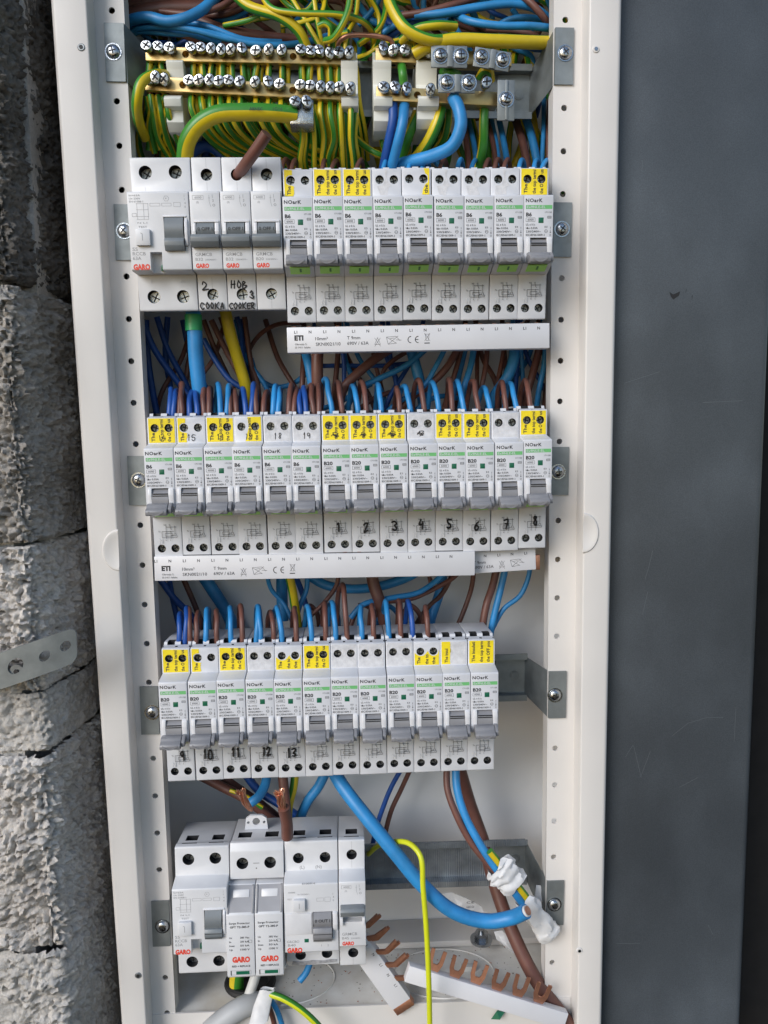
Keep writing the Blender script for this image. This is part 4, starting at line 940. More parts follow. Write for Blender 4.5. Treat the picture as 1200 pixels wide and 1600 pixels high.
for i in range(5):
    for j in (0, 1):
        m_ = MB(); x = 6 + i * 11.5 + j * 3.2; y0_ = 1.0 + j * 4.2; k1, k2 = random.uniform(-.8, .8), random.uniform(-1, 1)
        o_ = [(x - 1.6, -.5), (x + 1.6, -.5), (x + 4.4 + k1, 4.2), (x + 2.6 + k2, 15.5), (x + .6 + k2, 15.2), (x + 1.6 + k1, 5.0)]
        m_.merge(plate(o_, [], y0_, 2.0, 'copper', 'f'), 'copper', Matrix.Scale(1000, 4)); m_.recalc = True; obj('copper_fork', m_, e)

# ------------------------------------------------------------------ brass terminal bars
def small_screw():
    mb = MB(); n = 16; r = 2.75
    for rr, t in ((1.9, 0), (1.9, 2.2), (r, 2.3), (r, 4.6), (r * .86, 5.2), (r * .5, 5.4)): mb.v += [(rr * math.cos(2 * math.pi * i / n), -t, rr * math.sin(2 * math.pi * i / n)) for i in range(n)]
    kk = mb.mi('screw')
    for j in range(5):
        for i in range(n): mb.f.append((j * n + i, j * n + (i + 1) % n, (j + 1) * n + (i + 1) % n, (j + 1) * n + i)); mb.m.append(kk)
    mb.f.append(tuple(5 * n + i for i in range(n))); mb.m.append(kk)
    for a in (.5, .5 + math.pi / 2): mb.box(-r * .7, r * .7, -5.5, -4.9, -.42, .42, 'dark', Matrix.Rotation(a, 4, 'Y'))
    mb.recalc = True; return mb.mesh('small_screw', 40)
SS = small_screw()
for v in SS.vertices: v.co.x *= 1.15; v.co.z *= 1.38; v.co.y *= 1.15
def bar(label, pa, pb, Y, xs, hx, dep=9):
    a, b = at(*pa, Y), at(*pb, Y); L = (b - a).length; ang = math.atan2(b.z - a.z, b.x - a.x)
    e = thing('brass_terminal_bar', label, 'terminal bar', (a.x, Y, a.z), (0, -ang, 0), group='brass terminal bars')
    m_ = MB(); m_.bbox(0, L, 0, dep, -7.4, 1.0, 'brass', .35); c = MB()
    k_ = lambda x: (x - pa[0]) / (pb[0] - pa[0]) * L
    for h in hx: c.cyl((k_(h), 6, -3.2), 2.2, 8, 'brass', n=18)
    for x in xs: c.cyl((k_(x), dep / 2, -9), 1.7, 3.4, 'dark', axis='z', n=12)
    obj('bar_body', cut(m_, c, 'bar'), e)
    for i, x in enumerate(xs): obj('screw', SS, e, (k_(x), -.2 + random.uniform(-1.2, .6), -1.6 + random.uniform(-.5, .5)), (random.uniform(.05, .2), random.uniform(0, 3), 0))
    return e
ul = [234, 251, 269, 302, 316, 331, 347, 362, 379, 402, 421, 441, 471, 486, 500.5, 515, 530, 546]
ll = [236, 246.5, 259, 299, 314, 329.5, 344, 359, 376, 400, 420, 439, 471, 486, 501, 516, 531, 548]
UY, LY = -22, -33
bar('upper left brass terminal bar with a long row of screws', (227, 75), (556, 82), UY, ul, [289, 457])
bar('lower left brass terminal bar above the thick earth cable', (227, 121), (556, 138), LY, ll, [285, 456.5])
bar('upper right brass terminal bar with two clamp plates', (587, 77), (800, 84), UY, [599, 615.5, 633, 651, 669], [])
bar('lower right brass terminal bar holding the blue wires', (588, 137), (778, 146), LY, [600, 618, 635, 671], [652])
# white clips holding the bars
def clip(label, x0, x1, y0, y1):
    a = at(x0, (y0 + y1) / 2, -20); b = at(x1, (y0 + y1) / 2, -20); zt, zb = at(x0, y0, -14).z, at(x0, y1, -24).z
    m_ = MB(); zm1, zm2 = at(x0, 93, -22).z, at(x0, 140, -30).z; zu = at(x0, 127, -30).z
    m_.prism([(6, zt), (-12, zt), (-14, zm1 + 1), (-15, zm1), (-23, zm1 - .5), (-25, zm1 - 2.5), (-23, zm1 - 6), (-20, zu + 2), (-21, zu), (-24, zm2), (-33, zm2 - 5), (-35, zm2 - 7), (-33, zm2 - 11), (-28, zm2 - 12), (-28, zb + 4), (-22, zb), (6, zb)], a.x, b.x, 'clip', bev=.3)
    m_.recalc = True; obj('terminal_clip', m_, None, label=label, cat='plastic clip', group='white clips gripping the brass bars')
clip('white clip at the left end of the left brass bars', 263, 289, 80, 205)
clip('white clip at the right end of the left brass bars', 533, 559, 80, 186)
clip('white clip at the left end of the right brass bars', 583, 611, 78, 203)
clip('white clip between earth cables under the right brass bars', 650, 682, 90, 200)
def clamp(label, c, wpx, hpx, Y, scr, tilt=0, group=None):
    p = at(*c, Y); sc_ = FPX / (Y - CAM.y); w_, h_ = wpx / sc_, hpx / sc_
    e = thing('cable_clamp', label, 'cable clamp', p, (0, tilt, 0), group=group)
    m_ = MB(); m_.bbox(-w_ / 2, w_ / 2, -1.4, 0, -h_ / 2, h_ / 2, 'zinc', .35); m_.bbox(-w_ / 2 * .12, w_ / 2 * .2, -2.3, -1.3, -h_ / 2 + .2, h_ / 2 - .2, 'zinc', .3); obj('clamp_plate', m_, e)
    for x in scr: obj('screw', BS, e, (x / sc_, -1.4, 1 / sc_), (0, random.uniform(0, 3), 0))
    return e
BS = cross_screw(4.2, 3.0)
clamp('left clamp plate with two screws on upper right bar', (701.5, 90), 54, 31, -33, (-13, 17))
clamp('right tilted clamp plate with two screws on upper right bar', (768, 94), 54, 28, -33, (-16, 16), .14)
clamp('clamp plate with two screws over the thick blue wire', (713, 132), 55, 26, -43, (-15, 18))
clamp('upright clamp block with one screw at right bar end', (790, 158), 26, 58, -38, (0,))
e = thing('cable_clamp', 'shiny box clamp with two screws at the end of the thick earth cable', 'cable clamp', at(472, 178, -42))
m_ = MB(); m_.bbox(-7.2, 7.2, -5, 9, -8, 6.5, 'screw', .8); obj('clamp_body', m_, e)
for x in (-3.6, 3.4): obj('screw', SS, e, (x, -4.6, 3.6), (0, random.uniform(0, 3), 0))
e = obj('terminal_screw', SS, None, at(758, 134, -37), (0, 1, 0), label='single screw right of the clamp over the thick blue wire', cat='screw')
m_ = MB(); m_.cyl((0, 4, 0), 1.6, 4, 'screw', n=12); m_.recalc = True; obj('screw_shank', m_, e)

# ------------------------------------------------------------------ wires
B, D, N = 'blue', 'dblue', 'brown'
# --- the tangle above the bars
wire(N, 24, 'thick brown cable crossing the top left corner of the cabinet', [(180, 34, 6), (240, 18, 4), (330, 14, 4), (420, 2, 6), (480, -30, 10)])
wire(N, 22, 'second thick brown cable at the very top left', [(180, 12, 14), (260, 2, 12), (330, -14, 12)])
wire(B, 8, 'upper of two slim blue wires under the thick blue cable', [(198, 46, 0), (240, 40, -8), (290, 45, -12), (350, 60, -10), (410, 72, -4)])
wire(B, 8, 'slim blue wire between the brown cables at top left', [(285, 34, -2), (320, 40, -6), (380, 60, -6), (440, 66, 0)])
wire(N, 9, 'slim brown wire along the top edge at left', [(250, 18, -4), (300, 22, -8), (345, 10, -8), (380, -14, -4)])
wire(D, 8, 'deep blue wire peeking out under the brown cable at top left', [(205, 72, 14), (250, 66, 14), (300, 78, 16)])
wire(N, 8, 'slim brown wire crossing the blue ones at top left', [(200, 30, 10), (235, 48, 4), (290, 56, -2), (330, 76, 4)])
wire(B, 15, 'thick blue cable curving up at the top left corner', [(184, 52, 0), (198, 34, -6), (230, 28, -12), (262, 33, -14), (292, 28, -14), (320, 12, -10), (345, -14, -4)])
wire(B, 9, 'blue wire running right above the upper left brass bar', [(192, 60, 5), (215, 44, -4), (265, 41, -10), (330, 52, -10), (400, 68, -8), (470, 67, -4), (520, 54, 4)])
wire(B, 9, 'short blue wire under the thick blue cable at top left', [(196, 62, 6), (215, 50, -2), (262, 51, -4), (300, 55, -2), (345, 68, 4)])
wire(N, 15, 'brown cable diving under the blue wires at top left', [(290, 20, 8), (318, 34, 4), (350, 46, 2), (400, 57, 2), (455, 62, 6), (500, 66, 12)])
wire(N, 7, 'thin brown wire just above the upper left bar screws', [(255, 40, 10), (300, 57, 6), (340, 68, 4), (400, 73, 4)])
wire(D, 7, 'dark blue wire rising from the upper left bar', [(262, 82, 12), (285, 68, 8), (315, 58, 8), (350, 54, 10)])
wire(N, 9, 'brown wire rising to the top edge over the left bar', [(318, 24, 4), (352, 22, 0), (378, 10, 0), (400, -10, 2)])
wire(B, 10, 'blue wire rising to the top edge over the left bar', [(332, 28, 6), (352, 30, 4), (378, 20, 4), (402, 3, 4), (420, -20, 8)])
wire(GY, 15, 'yellow sided earth wire diving behind the upper left bar', [(360, -16, -16), (388, 8, -20), (440, 27, -24), (468, 50, -22), (484, 88, -14)], phase=-2.4, twist=0)
wire(GY, 9, 'green earth wire running level below the top edge', [(402, -20, -20), (425, 12, -26), (462, 21, -30), (535, 24, -32), (565, 32, -30), (580, 50, -20), (584, 75, -4)], phase=.3, twist=.4)
tops = [((445, -20), (470, 22), (503, 78)), ((488, -20), (494, 30), (505, 82)), ((560, -20), (556, 25), (546, 50), (538, 84)), ((574, -12), (592, 22), (592, 60)), ((430, -14), (452, 10), (478, 18), (500, -10)),
        ((602, -20), (601, 18), (590, 45), (560, 70)), ((510, -18), (500, 24), (470, 35), (440, 40)), ((628, 62), (600, 70), (575, 86), (560, 90)), ((592, 60), (583, 78), (570, 90)), ((545, 50), (522, 58), (520, 84)),
        ((398, 30), (420, 26), (445, 20)), ((500, -20), (515, 18), (560, 30)), ((350, 40), (385, 32), (405, 26))]
for i, q in enumerate(tops): wire(GY, 8, f'{ORD[i]} thin earth wire from left in the tangle above the brass bars', [(a_, b_, -6 - 14 * math.sin(j + i) * .5) for j, (a_, b_) in enumerate(q)])
wire(GY, 9, 'small hooked earth wire entering the upper left bar', [(497, 41, -30), (507, 38, -31), (515, 42, -31), (517, 56, -28), (517, 84, -18)], phase=.4, twist=0)
wire(GY, 10, 'earth wire curving down from the top edge to the bar middle', [(548, -22, -36), (545, 12, -38), (536, 38, -38), (520, 58, -34), (508, 64, -28)], phase=1.0, twist=.6)
wire('copper', 7, 'bare copper link bridging the left and right brass bars', [(530, 84, -17), (529, 68, -20), (538, 57, -22), (560, 54, -22), (598, 58, -22), (611, 66, -20), (614, 84, -17)], name='copper_link')
wire(GY, 17, 'thick earth cable sweeping down over the right brass bar', [(602, -22, -26), (612, 12, -32), (636, 46, -36), (672, 63, -34), (712, 60, -24)], phase=0, twist=0)
wire(GY, 19, 'thick yellow earth cable lying level above the right clamps', [(648, 84, -26), (668, 71, -30), (705, 64, -30), (770, 65, -28), (850, 66, -16), (866, 66, -8)], phase=-.8, twist=0)
wire(GY, 13, 'short earth cable behind the thick ones at top right', [(625, 66, -10), (650, 45, -16), (680, 40, -18), (712, 41, -12)], phase=-.3, twist=0)
wire(N, 10, 'brown wire arching over the right brass bars', [(622, 25, -4), (660, 20, -8), (700, 10, -10), (745, -4, -8), (790, -20, -4)])
wire(B, 12, 'long blue wire arching over the right brass bars', [(648, 24, -6), (690, 22, -10), (750, 12, -12), (800, 5, -12), (835, 12, -10), (866, 36, -2)])
wire(B, 11, 'blue wire running level to the upper right corner', [(710, 22, -4), (735, 34, -14), (780, 39, -18), (830, 41, -18), (868, 45, -10)])
wire(N, 10, 'brown wire bending down at the upper right corner', [(800, -16, -10), (828, 2, -16), (846, 22, -16), (862, 44, -10)])
wire(N, 8, 'brown wire passing under the level blue wire at right', [(760, 46, -2), (800, 48, -6), (830, 54, -8), (856, 70, -4)])
wire(B, 8, 'thin blue wire dropping behind the thick yellow cable', [(698, 20, 2), (708, 38, -4), (722, 58, -2), (735, 80, 6)])
wire(B, 9, 'blue wire slanting between earth cables at top middle', [(586, 60, 4), (620, 38, 0), (655, 24, 2)])
wire(D, 10, 'dark blue wire slanting to the middle of the tangle', [(600, 62, 8), (634, 40, 2), (668, 27, 0)])
wire(B, 9, 'pale blue wire bowed above the level blue wire at right', [(770, 44, 6), (800, 30, 2), (835, 28, 0), (864, 40, 4)])
for i, (c, q) in enumerate([(B, ((850, -20), (858, 8), (868, 28))), (N, ((700, 34), (735, 44), (765, 58))), (N, ((740, 36), (760, 48), (785, 62))), (B, ((640, -20), (648, 8), (660, 26))), (N, ((652, -20), (650, 8), (640, 28))), (B, ((664, -20), (662, 14), (670, 40))),
        (N, ((690, -20), (676, 10), (664, 30))), (B, ((800, 14), (815, 34), (838, 60))), (B, ((620, 20), (660, 28), (700, 34))), (N, ((430, 10), (470, -6), (500, -24))), (B, ((462, 34), (482, 10), (500, -14))), (B, ((600, -20), (588, 8), (560, 40)))]):
    wire(c, 8, f'thin {"blue" if c == B else "brown"} wire deep in the tangle at the top of the cabinet', [(a_, b_, 14 + 5 * j) for j, (a_, b_) in enumerate(q)], group='thin wires deep in the top tangle')
rnd = random.Random(11)
for i in range(46):
    c = rnd.choice([B, D, N, N, GY, GY, D]); y0 = rnd.uniform(-10, 80); x0 = 190 + 14.6 * i + rnd.uniform(-10, 10)
    q = [(x0 - rnd.uniform(20, 60), y0 - 40, 40), (x0, y0, rnd.uniform(18, 34)), (x0 + rnd.uniform(10, 60), y0 + rnd.uniform(10, 40), 30), (x0 + rnd.uniform(0, 40), y0 + 110, 44)]
    nm = 'earth' if c == GY else ('brown' if c == N else 'dark blue' if c == D else 'blue')
    wire(c, rnd.uniform(7, 10), f'dim {nm} wire at the very back behind the brass bars', q, group=f'dim {nm} wires at the back of the top tangle')
for i in range(44):
    c = rnd.choice([GY, GY, N, D, GY]); x0 = 205 + 15 * i + rnd.uniform(-8, 8)
    q = [(x0 - rnd.uniform(-12, 12), 60, 42), (x0, 110, rnd.uniform(22, 36)), (x0 + rnd.uniform(-16, 16), 165, rnd.uniform(22, 36)), (x0 + rnd.uniform(-20, 26), 225, rnd.uniform(24, 38)), (x0 + rnd.uniform(-20, 30), 300, 44)]
    nm = 'earth' if c == GY else ('brown' if c == N else 'dark blue')
    wire(c, rnd.uniform(9, 14), f'dim {nm} wire running upright behind the rail of the brass bars', q, group=f'dim {nm} wires upright behind the top rail')
# --- earth wires leaving the bars
nE = 0
for i, x in enumerate(ll):
    c0 = (x, 149 + (x - 227) * .03, LY + 5)
    if x < 290: q = [c0, (x + 4, 178, LY + 4), (x + 10 + 4 * i, 215, -14), (x + 30, 250, 2), (x + 50, 290, 20)]
    elif x < 450: q = [c0, (x + 1, 170, LY + 3), (x + 12, 198, -24), (x + 40, 226, -8), (x + 84, 248, 6), (x + 130, 280, 22)]
    else: q = [c0, (x + 1, 178, LY + 3), (x + 3 + 3 * math.sin(i), 215, -26), (x + 2 + 4 * math.sin(i * 2), 250, -16), (x + 6, 290, 0)]
    wire(GY, 9, f'{ORD[i]} earth wire from left under the lower left brass bar', q, start=4)
    if i in (3, 6, 8, 12, 14, 15, 16, 17):
        q2 = [(a_ + 7, b_, y_ + 5) for a_, b_, y_ in q]; wire(GY, 9, f'earth wire doubled close behind the {ORD[i]} screw wire of the lower left bar', q2, group='doubled earth wires under the lower left bar', start=4)
for i, x in enumerate(ul):
    w2 = rnd.uniform(7, 10); dx = rnd.uniform(-3, 3)
    q = [(x, 98, UY + 5), (x + dx, 122, UY + 6), (x + dx + 4, 160, -10), (x + 16, 205, -2), (x + (60 if 290 < x < 450 else 20), 250, 12)]
    wire(GY, w2, f'earth wire from the {ORD[i]} screw of the upper left bar, passing behind the lower bar', q, group='earth wires between the left brass bars', start=4, phase=rnd.choice([0.2, 1.5, 3, 4.5]), twist=.3)
    if i % 3 != 1: wire(GY, w2, f'second earth wire at the {ORD[i]} screw of the upper left bar', [(a_ + 8.5, b_, y_ + 3) for a_, b_, y_ in q], group='earth wires between the left brass bars', start=4)
wire(GY, 15, 'striped earth wire looping out left of the brass bars', [(262, 118, -18), (240, 117, -34), (222, 130, -40), (213, 158, -38), (216, 188, -28), (226, 215, -10)], phase=3.3, twist=0)
for i, q in enumerate((((238, 165), (232, 200), (242, 240)), ((258, 150), (240, 190), (250, 235)), ((246, 150), (252, 195), (262, 228)), ((262, 165), (256, 200), (246, 225)), ((230, 150), (236, 190), (232, 235)))):
    wire(GY, 9, f'{ORD[i]} dim earth wire hanging in the dark left corner under the bars', [(a_, b_, -12 + 6 * j) for j, (a_, b_) in enumerate(q)])
big = wire(GY, 25, 'thick printed earth cable arching from the box clamp down left', [(462, 180, -44), (425, 176, -48), (380, 174, -50), (340, 180, -50), (308, 196, -48), (292, 222, -44), (288, 262, -34)], phase=math.pi * .95, twist=0)
p = MB()
for s_, xx, wdp in (('1G16', 445, 14), ('ARNEC', 408, 20), ('Eca', 380, 10)):
    q = at(xx, 176, -55); text(p, s_, q.x - 7, q.z + 1.2, 1.8, 'ink', q.y - .12, wd=wdp / 2.5)
obj('cable_print', p.mesh('p', 0), big)
wire(N, 17, 'short brown wire stub sticking out of the HOB breaker top', [(371, 274, -50), (382, 258, -58), (398, 236, -66), (417, 209, -72)], start=3)
wire(D, 14, 'dark blue wire left of a paler one under the right bar', [(614, 160, LY + 4), (613, 190, -30), (607, 225, -24), (598, 268, -12)], start=4)
wire(B, 15, 'pale blue wire right of a darker one under the right bar', [(632, 163, LY + 4), (630, 190, -34), (622, 225, -30), (610, 268, -18)], start=4)
wire(B, 19, 'thick blue wire bending left from the right bar clamp', [(708, 152, -38), (717, 172, -42), (720, 198, -42), (706, 226, -38), (676, 243, -30), (640, 254, -20), (610, 262, -8)], start=4)
wire(GY, 17, 'thick earth cable slanting left under the right bar', [(690, 162, -24), (684, 190, -26), (670, 220, -22), (652, 244, -14), (630, 268, 0)], phase=0, twist=0)
wire(GY, 14, 'earth cable hanging straight under the right bar screw', [(757, 160, -26), (756, 190, -26), (754, 225, -22), (748, 262, -10)], phase=.9, twist=.2)
wire(GY, 13, 'short thick earth stub between the two right bars', [(627, 98, UY + 6), (630, 114, -24), (631, 132, -22)], phase=1.6, twist=0, start=3)
wire(GY, 13, 'short earth stub below the left clamp plate', [(692, 112, -20), (702, 112, -27), (712, 118, -24), (722, 128, -18)], phase=1.6, twist=0)
wire(GY, 11, 'short earth stub below the right clamp plate', [(748, 122, -20), (754, 110, -24), (764, 112, -24), (768, 126, -18)])
wire(GY, 11, 'earth wire bending behind the thick slanted earth cable', [(700, 160, -16), (702, 185, -16), (694, 215, -8), (676, 240, 4)])
wire(GY, 10, 'loose earth wire crossing low between the bar groups', [(545, 205, 0), (566, 226, -4), (590, 240, -8), (615, 248, 0)])
wire(GY, 9, 'thin earth wire standing behind the white clip under right bars', [(596, 205, -2), (598, 225, -6), (604, 245, 0)])
wire(GY, 15, 'earth cable rising between the two thick blue wires', [(652, 176, -18), (640, 205, -18), (632, 230, -10), (622, 262, 0)])
for i, (c, wd, q) in enumerate([(N, 12, ((806, 188), (818, 225), (826, 268))), (B, 12, ((820, 180), (830, 215), (842, 268))), (B, 7, ((850, 150), (850, 205), (846, 268))), (N, 6, ((858, 150), (857, 200), (856, 268))), (B, 7, ((866, 150), (864, 200), (862, 268))),
        (B, 9, ((780, 188), (788, 225), (794, 262))), (B, 7, ((768, 188), (775, 225), (780, 262))), (N, 8, ((762, 190), (770, 222), (776, 262))), (N, 9, ((725, 188), (730, 225), (734, 268))), (B, 8, ((732, 188), (740, 225), (746, 268))), (D, 9, ((640, 205), (655, 225), (668, 262))), (B, 8, ((655, 205), (662, 232), (690, 262)))]):
    cn = {'blue': 'blue', 'dblue': 'dark blue', 'brown': 'brown'}[c]
    wire(c, wd, f'{cn} wire {ORD[i]} from the right in the gap under the right brass bars' if i < 5 else f'{cn} wire {ORD[i-5]} in the group hanging between the right brass bars and breakers', [(a_, b_, y_) for (a_, b_), y_ in zip(q, (24, 12, 2))])
wire(D, 16, 'dim blue cable arching under the thick printed earth cable', [(292, 262, 4), (302, 238, 8), (322, 228, 10), (345, 240, 12), (352, 262, 16)])
wire(D, 8, 'dim blue wire behind the fan of earth wires', [(380, 262, 14), (410, 240, 18), (440, 262, 16)])
for i, x in enumerate((444, 458, 505, 520, 560, 600, 640, 662, 690, 716, 738, 760, 775, 790, 812, 835, 850)):
    wire(rnd.choice([B, N, N]), 7, f'stubby wire behind the top edge of the row under the bars, {ORD[i] if i < 14 else "fifteenth" if i == 14 else "sixteenth" if i == 15 else "last"} from left', [(x - 3, 285, -26), (x - 2, 262, -24), (x + 3, 250, -18), (x + 7, 256, -8), (x + 10, 290, 4)])

# --- looped feeds into the tops of rows 2 and 3
def loopw(row, x_px, base_y, apex_y, col, label, lean=0, back=18, wd=8.5, double=False):
    """out of the terminal, up, over and down behind the breaker"""
    z_b = base_y
    q = [(x_px, z_b + 16, -37.5), (x_px + lean * .2, z_b - 4, -37.5), (x_px + lean * .6, (z_b + apex_y) / 2 - 4, -34), (x_px + lean * .9, apex_y + 2, -24),
         (x_px + lean * 1.3, apex_y - 1 + 2, -12), (x_px + lean * 1.7, apex_y + 14, -2), (x_px + lean * 2, z_b, 6), (x_px + lean * 2.2, z_b + 50, 14)]
    return wire(col, wd, label, q)
rnd = random.Random(5)
cnt = {}
def lab(row, x, x0, c):
    i = min(max(int((x - x0[0]) / x0[1]), 0), x0[2] - 1); cn = {'blue': 'blue', 'dblue': 'dark blue', 'brown': 'brown'}[c]
    k_ = (row, i, cn); cnt[k_] = cnt.get(k_, 0) + 1; n = cnt[k_]
    w_ = ['', 'second ', 'third ', 'fourth '][n - 1]
    return f'{w_}{cn} wire looping into the {ORD[i]} breaker of the {RN[row]}'
r2w = [(264, D), (270, D), (279, N), (284, N), (296, D), (309, D), (320, N), (327, N), (345, B), (353, B), (362, N), (370, N), (384, D), (392, D), (402, N), (411, N), (425, B), (434, B), (449, N), (458, N), (470, D), (479, D), (491, N), (498, N), (519, B), (535, N),
       (560.5, B), (574.5, N), (596, B), (624.5, N), (643.5, B), (665.7, N), (686, B), (707, N), (727.5, B), (749.5, N), (768.6, B), (790.8, N), (808, B), (832, N)]
for x, c in r2w:
    apx = 607 + rnd.uniform(-7, 6) if x < 500 else 600 + rnd.uniform(-7, 6); ln_ = rnd.uniform(-6, 6) if x < 500 else -rnd.uniform(4, 12)
    loopw(2, x, 646 if x < 500 else 641, apx, c, lab(2, x, (236, 44.6, 14), c), ln_)
r3w = [(279, D), (289, D), (297, N), (306, N), (321, B), (339.5, N), (361.6, B), (379, N), (400, B), (407, B), (428, N), (441, B), (463.6, N), (487.7, B), (509.5, N), (524.5, B), (543, N), (565.5, B), (585, N), (609, B), (627, N), (645, D), (669, N)]
for x, c in r3w:
    apx = 957 - (x - 260) * .035 + rnd.uniform(-7, 5)
    if x in (543,): apx = 915
    loopw(3, x, 994 - (x - 260) * .02, apx, c, lab(3, x, (253, 43.2, 12), c), rnd.uniform(-9, -2) if x > 420 else rnd.uniform(-4, 4), wd=8.5)

# --- gap between first and second breaker rows
g = [(B, 23, 'thick blue cable with green tape under the first row', [(300, 470, -24), (303, 505, -26), (307, 560, -24), (314, 625, -20), (318, 690, -10)]),
     (N, 7, 'thin brown wire circling on the back panel below the first row', [(470, 504, 10), (430, 509, 24), (402, 525, 34), (388, 552, 36), (384, 590, 36)]),
     (B, 8, 'blue wire sagging across the back panel under the comb busbar', [(392, 560, 34), (402, 590, 38), (430, 605, 40), (460, 598, 40), (482, 580, 34), (500, 566, 30)]),
     (B, 14, 'blue cable beside the thick brown one below the comb busbar', [(474, 540, 0), (480, 565, 4), (488, 600, 4), (494, 640, 8)]),
     (N, 18, 'thick brown cable standing below the comb busbar', [(497, 540, -6), (495, 570, -8), (496, 610, -6), (497, 660, 2)]),
     (D, 7, 'dark blue wire level behind the comb busbar', [(488, 572, 34), (540, 571, 36), (600, 571, 38), (650, 566, 40)]),
     (N, 14, 'thick brown cable slanting left below the comb busbar', [(625, 536, 6), (592, 558, 2), (560, 582, -2), (538, 606, -2), (528, 645, 6)]),
     (B, 9, 'long blue wire slanting from the busbar to the seventh breaker', [(672, 540, 12), (635, 570, 10), (590, 594, 8), (560, 608, 6), (540, 640, 8)]),
     (N, 7, 'thin brown wire bending down from the busbar middle', [(645, 545, 20), (618, 560, 20), (602, 575, 20), (594, 596, 20)]),
     (B, 17, 'broad blue cable upright at the busbar middle', [(640, 535, 18), (648, 565, 14), (656, 600, 14), (664, 650, 18)]),
     (B, 8, 'blue wire crossing in front of the broad blue cable', [(698, 540, 4), (680, 572, 2), (660, 605, 2), (620, 630, 6), (590, 660, 12)]),
     (N, 11, 'brown wire slanting left across the blue wires', [(718, 540, 8), (698, 575, 4), (672, 602, 4), (640, 625, 6), (610, 660, 12)]),
     (N, 8, 'brown wire right of the slanting brown one', [(722, 540, 12), (714, 575, 10), (702, 608, 8), (690, 650, 12)]),
     (B, 10, 'blue wire bowed right of the brown crossing wires', [(742, 535, 10), (736, 570, 6), (726, 605, 4), (716, 655, 12)]),
     (B, 9, 'blue wire behind the bowed blue one', [(728, 540, 24), (718, 580, 22), (710, 610, 20), (700, 655, 22)]),
     (N, 8, 'brown wire upright right of centre in the upper gap', [(762, 535, 14), (759, 570, 10), (752, 605, 8), (742, 655, 14)]),
     (N, 8, 'brown wire left of the thick blue bend', [(790, 535, 16), (782, 575, 14), (774, 610, 12), (762, 655, 16)]),
     (B, 17, 'thick blue cable bending at the right of the upper gap', [(804, 530, 4), (802, 562, 0), (792, 590, 0), (774, 618, 6), (760, 655, 14)]),
     (B, 7, 'thin blue wire right of the thick blue bend', [(813, 535, 24), (815, 570, 24), (816, 610, 22), (814, 655, 22)]),
     (N, 12, 'dark brown cable near the right flange in the upper gap', [(846, 530, 10), (838, 565, 8), (826, 605, 6), (812, 655, 14)]),
     (B, 9, 'blue wire beside the dark brown cable near the flange', [(853, 530, 6), (850, 570, 4), (843, 610, 4), (836, 660, 12)]),
     (N, 8, 'brown wire against the right flange in the upper gap', [(862, 535, 14), (858, 580, 12), (852, 620, 12), (848, 665, 16)]),
     (N, 9, 'brown wire fanning down beside the yellow cable', [(330, 500, 14), (352, 545, 16), (376, 590, 16), (392, 650, 16)]), (N, 9, 'second brown wire fanning down beside the yellow cable', [(345, 495, 22), (362, 545, 24), (382, 595, 24), (400, 650, 24)]),
     (N, 8, 'brown wire left of the fan in the upper gap', [(318, 500, 20), (335, 545, 22), (362, 600, 22), (380, 650, 22)]), (D, 9, 'blue wire slanting down right behind the taped cable', [(318, 530, 18), (336, 560, 16), (358, 592, 14), (384, 612, 12), (400, 650, 14)]),
     (N, 8, 'brown wire upright right of the yellow cable', [(382, 495, 26), (388, 540, 28), (396, 600, 28), (400, 660, 28)]), (D, 8, 'dark blue wire upright right of the yellow cable', [(370, 495, 30), (384, 545, 32), (392, 600, 34), (394, 660, 30)]),
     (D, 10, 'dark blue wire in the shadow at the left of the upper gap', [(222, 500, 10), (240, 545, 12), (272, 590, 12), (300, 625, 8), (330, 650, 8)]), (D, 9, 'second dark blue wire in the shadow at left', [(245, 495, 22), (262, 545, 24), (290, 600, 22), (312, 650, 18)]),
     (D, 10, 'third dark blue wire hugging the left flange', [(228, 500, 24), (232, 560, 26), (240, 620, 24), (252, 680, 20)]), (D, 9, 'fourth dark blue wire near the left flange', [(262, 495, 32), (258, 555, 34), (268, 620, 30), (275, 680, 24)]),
     (N, 9, 'dim brown wire crossing the shadow at left', [(300, 535, 28), (292, 580, 30), (280, 640, 24)]), (D, 8, 'dim blue wire behind the taped cable', [(285, 500, 38), (300, 560, 40), (330, 620, 36), (345, 670, 30)]),
     (B, 8, 'blue wire low behind the sixth breaker loops', [(500, 640, 20), (530, 628, 22), (556, 612, 24), (580, 600, 28)]), (N, 8, 'brown wire from broad blue cable to the right', [(560, 640, 22), (585, 622, 24), (612, 612, 26)]),
     (B, 8, 'blue wire low between the tenth and eleventh breaker loops', [(640, 655, 10), (660, 632, 8), (690, 618, 10), (715, 622, 14)]), (D, 7, 'short dark blue wire under the busbar beside the brown cable', [(535, 545, 20), (537, 570, 20), (538, 600, 18)])]
for a_ in g: wo = wire(*a_)
rnd3 = random.Random(21)
for i in range(26):
    c = rnd3.choice([B, N, D, N, B]); x0 = rnd3.uniform(300, 850); dx = rnd3.uniform(-70, 70); y1 = rnd3.uniform(30, 50)
    wire(c, rnd3.uniform(6, 8.5), f'slim {dict(blue="blue", brown="brown", dblue="dark blue")[c]} wire crossing low on the back panel behind the long middle row', [(x0, 500, y1), (x0 + dx * .3, 560, y1 - 8), (x0 + dx * .8, 610 + rnd3.uniform(-14, 14), y1 - 14), (x0 + dx, 660, y1 - 10)], group=f'slim {c if c != D else "dark blue"} wires crossing in the upper gap')
o_first = [o for o in C.objects if o.get('label') == 'thick blue cable with green tape under the first row'][0]
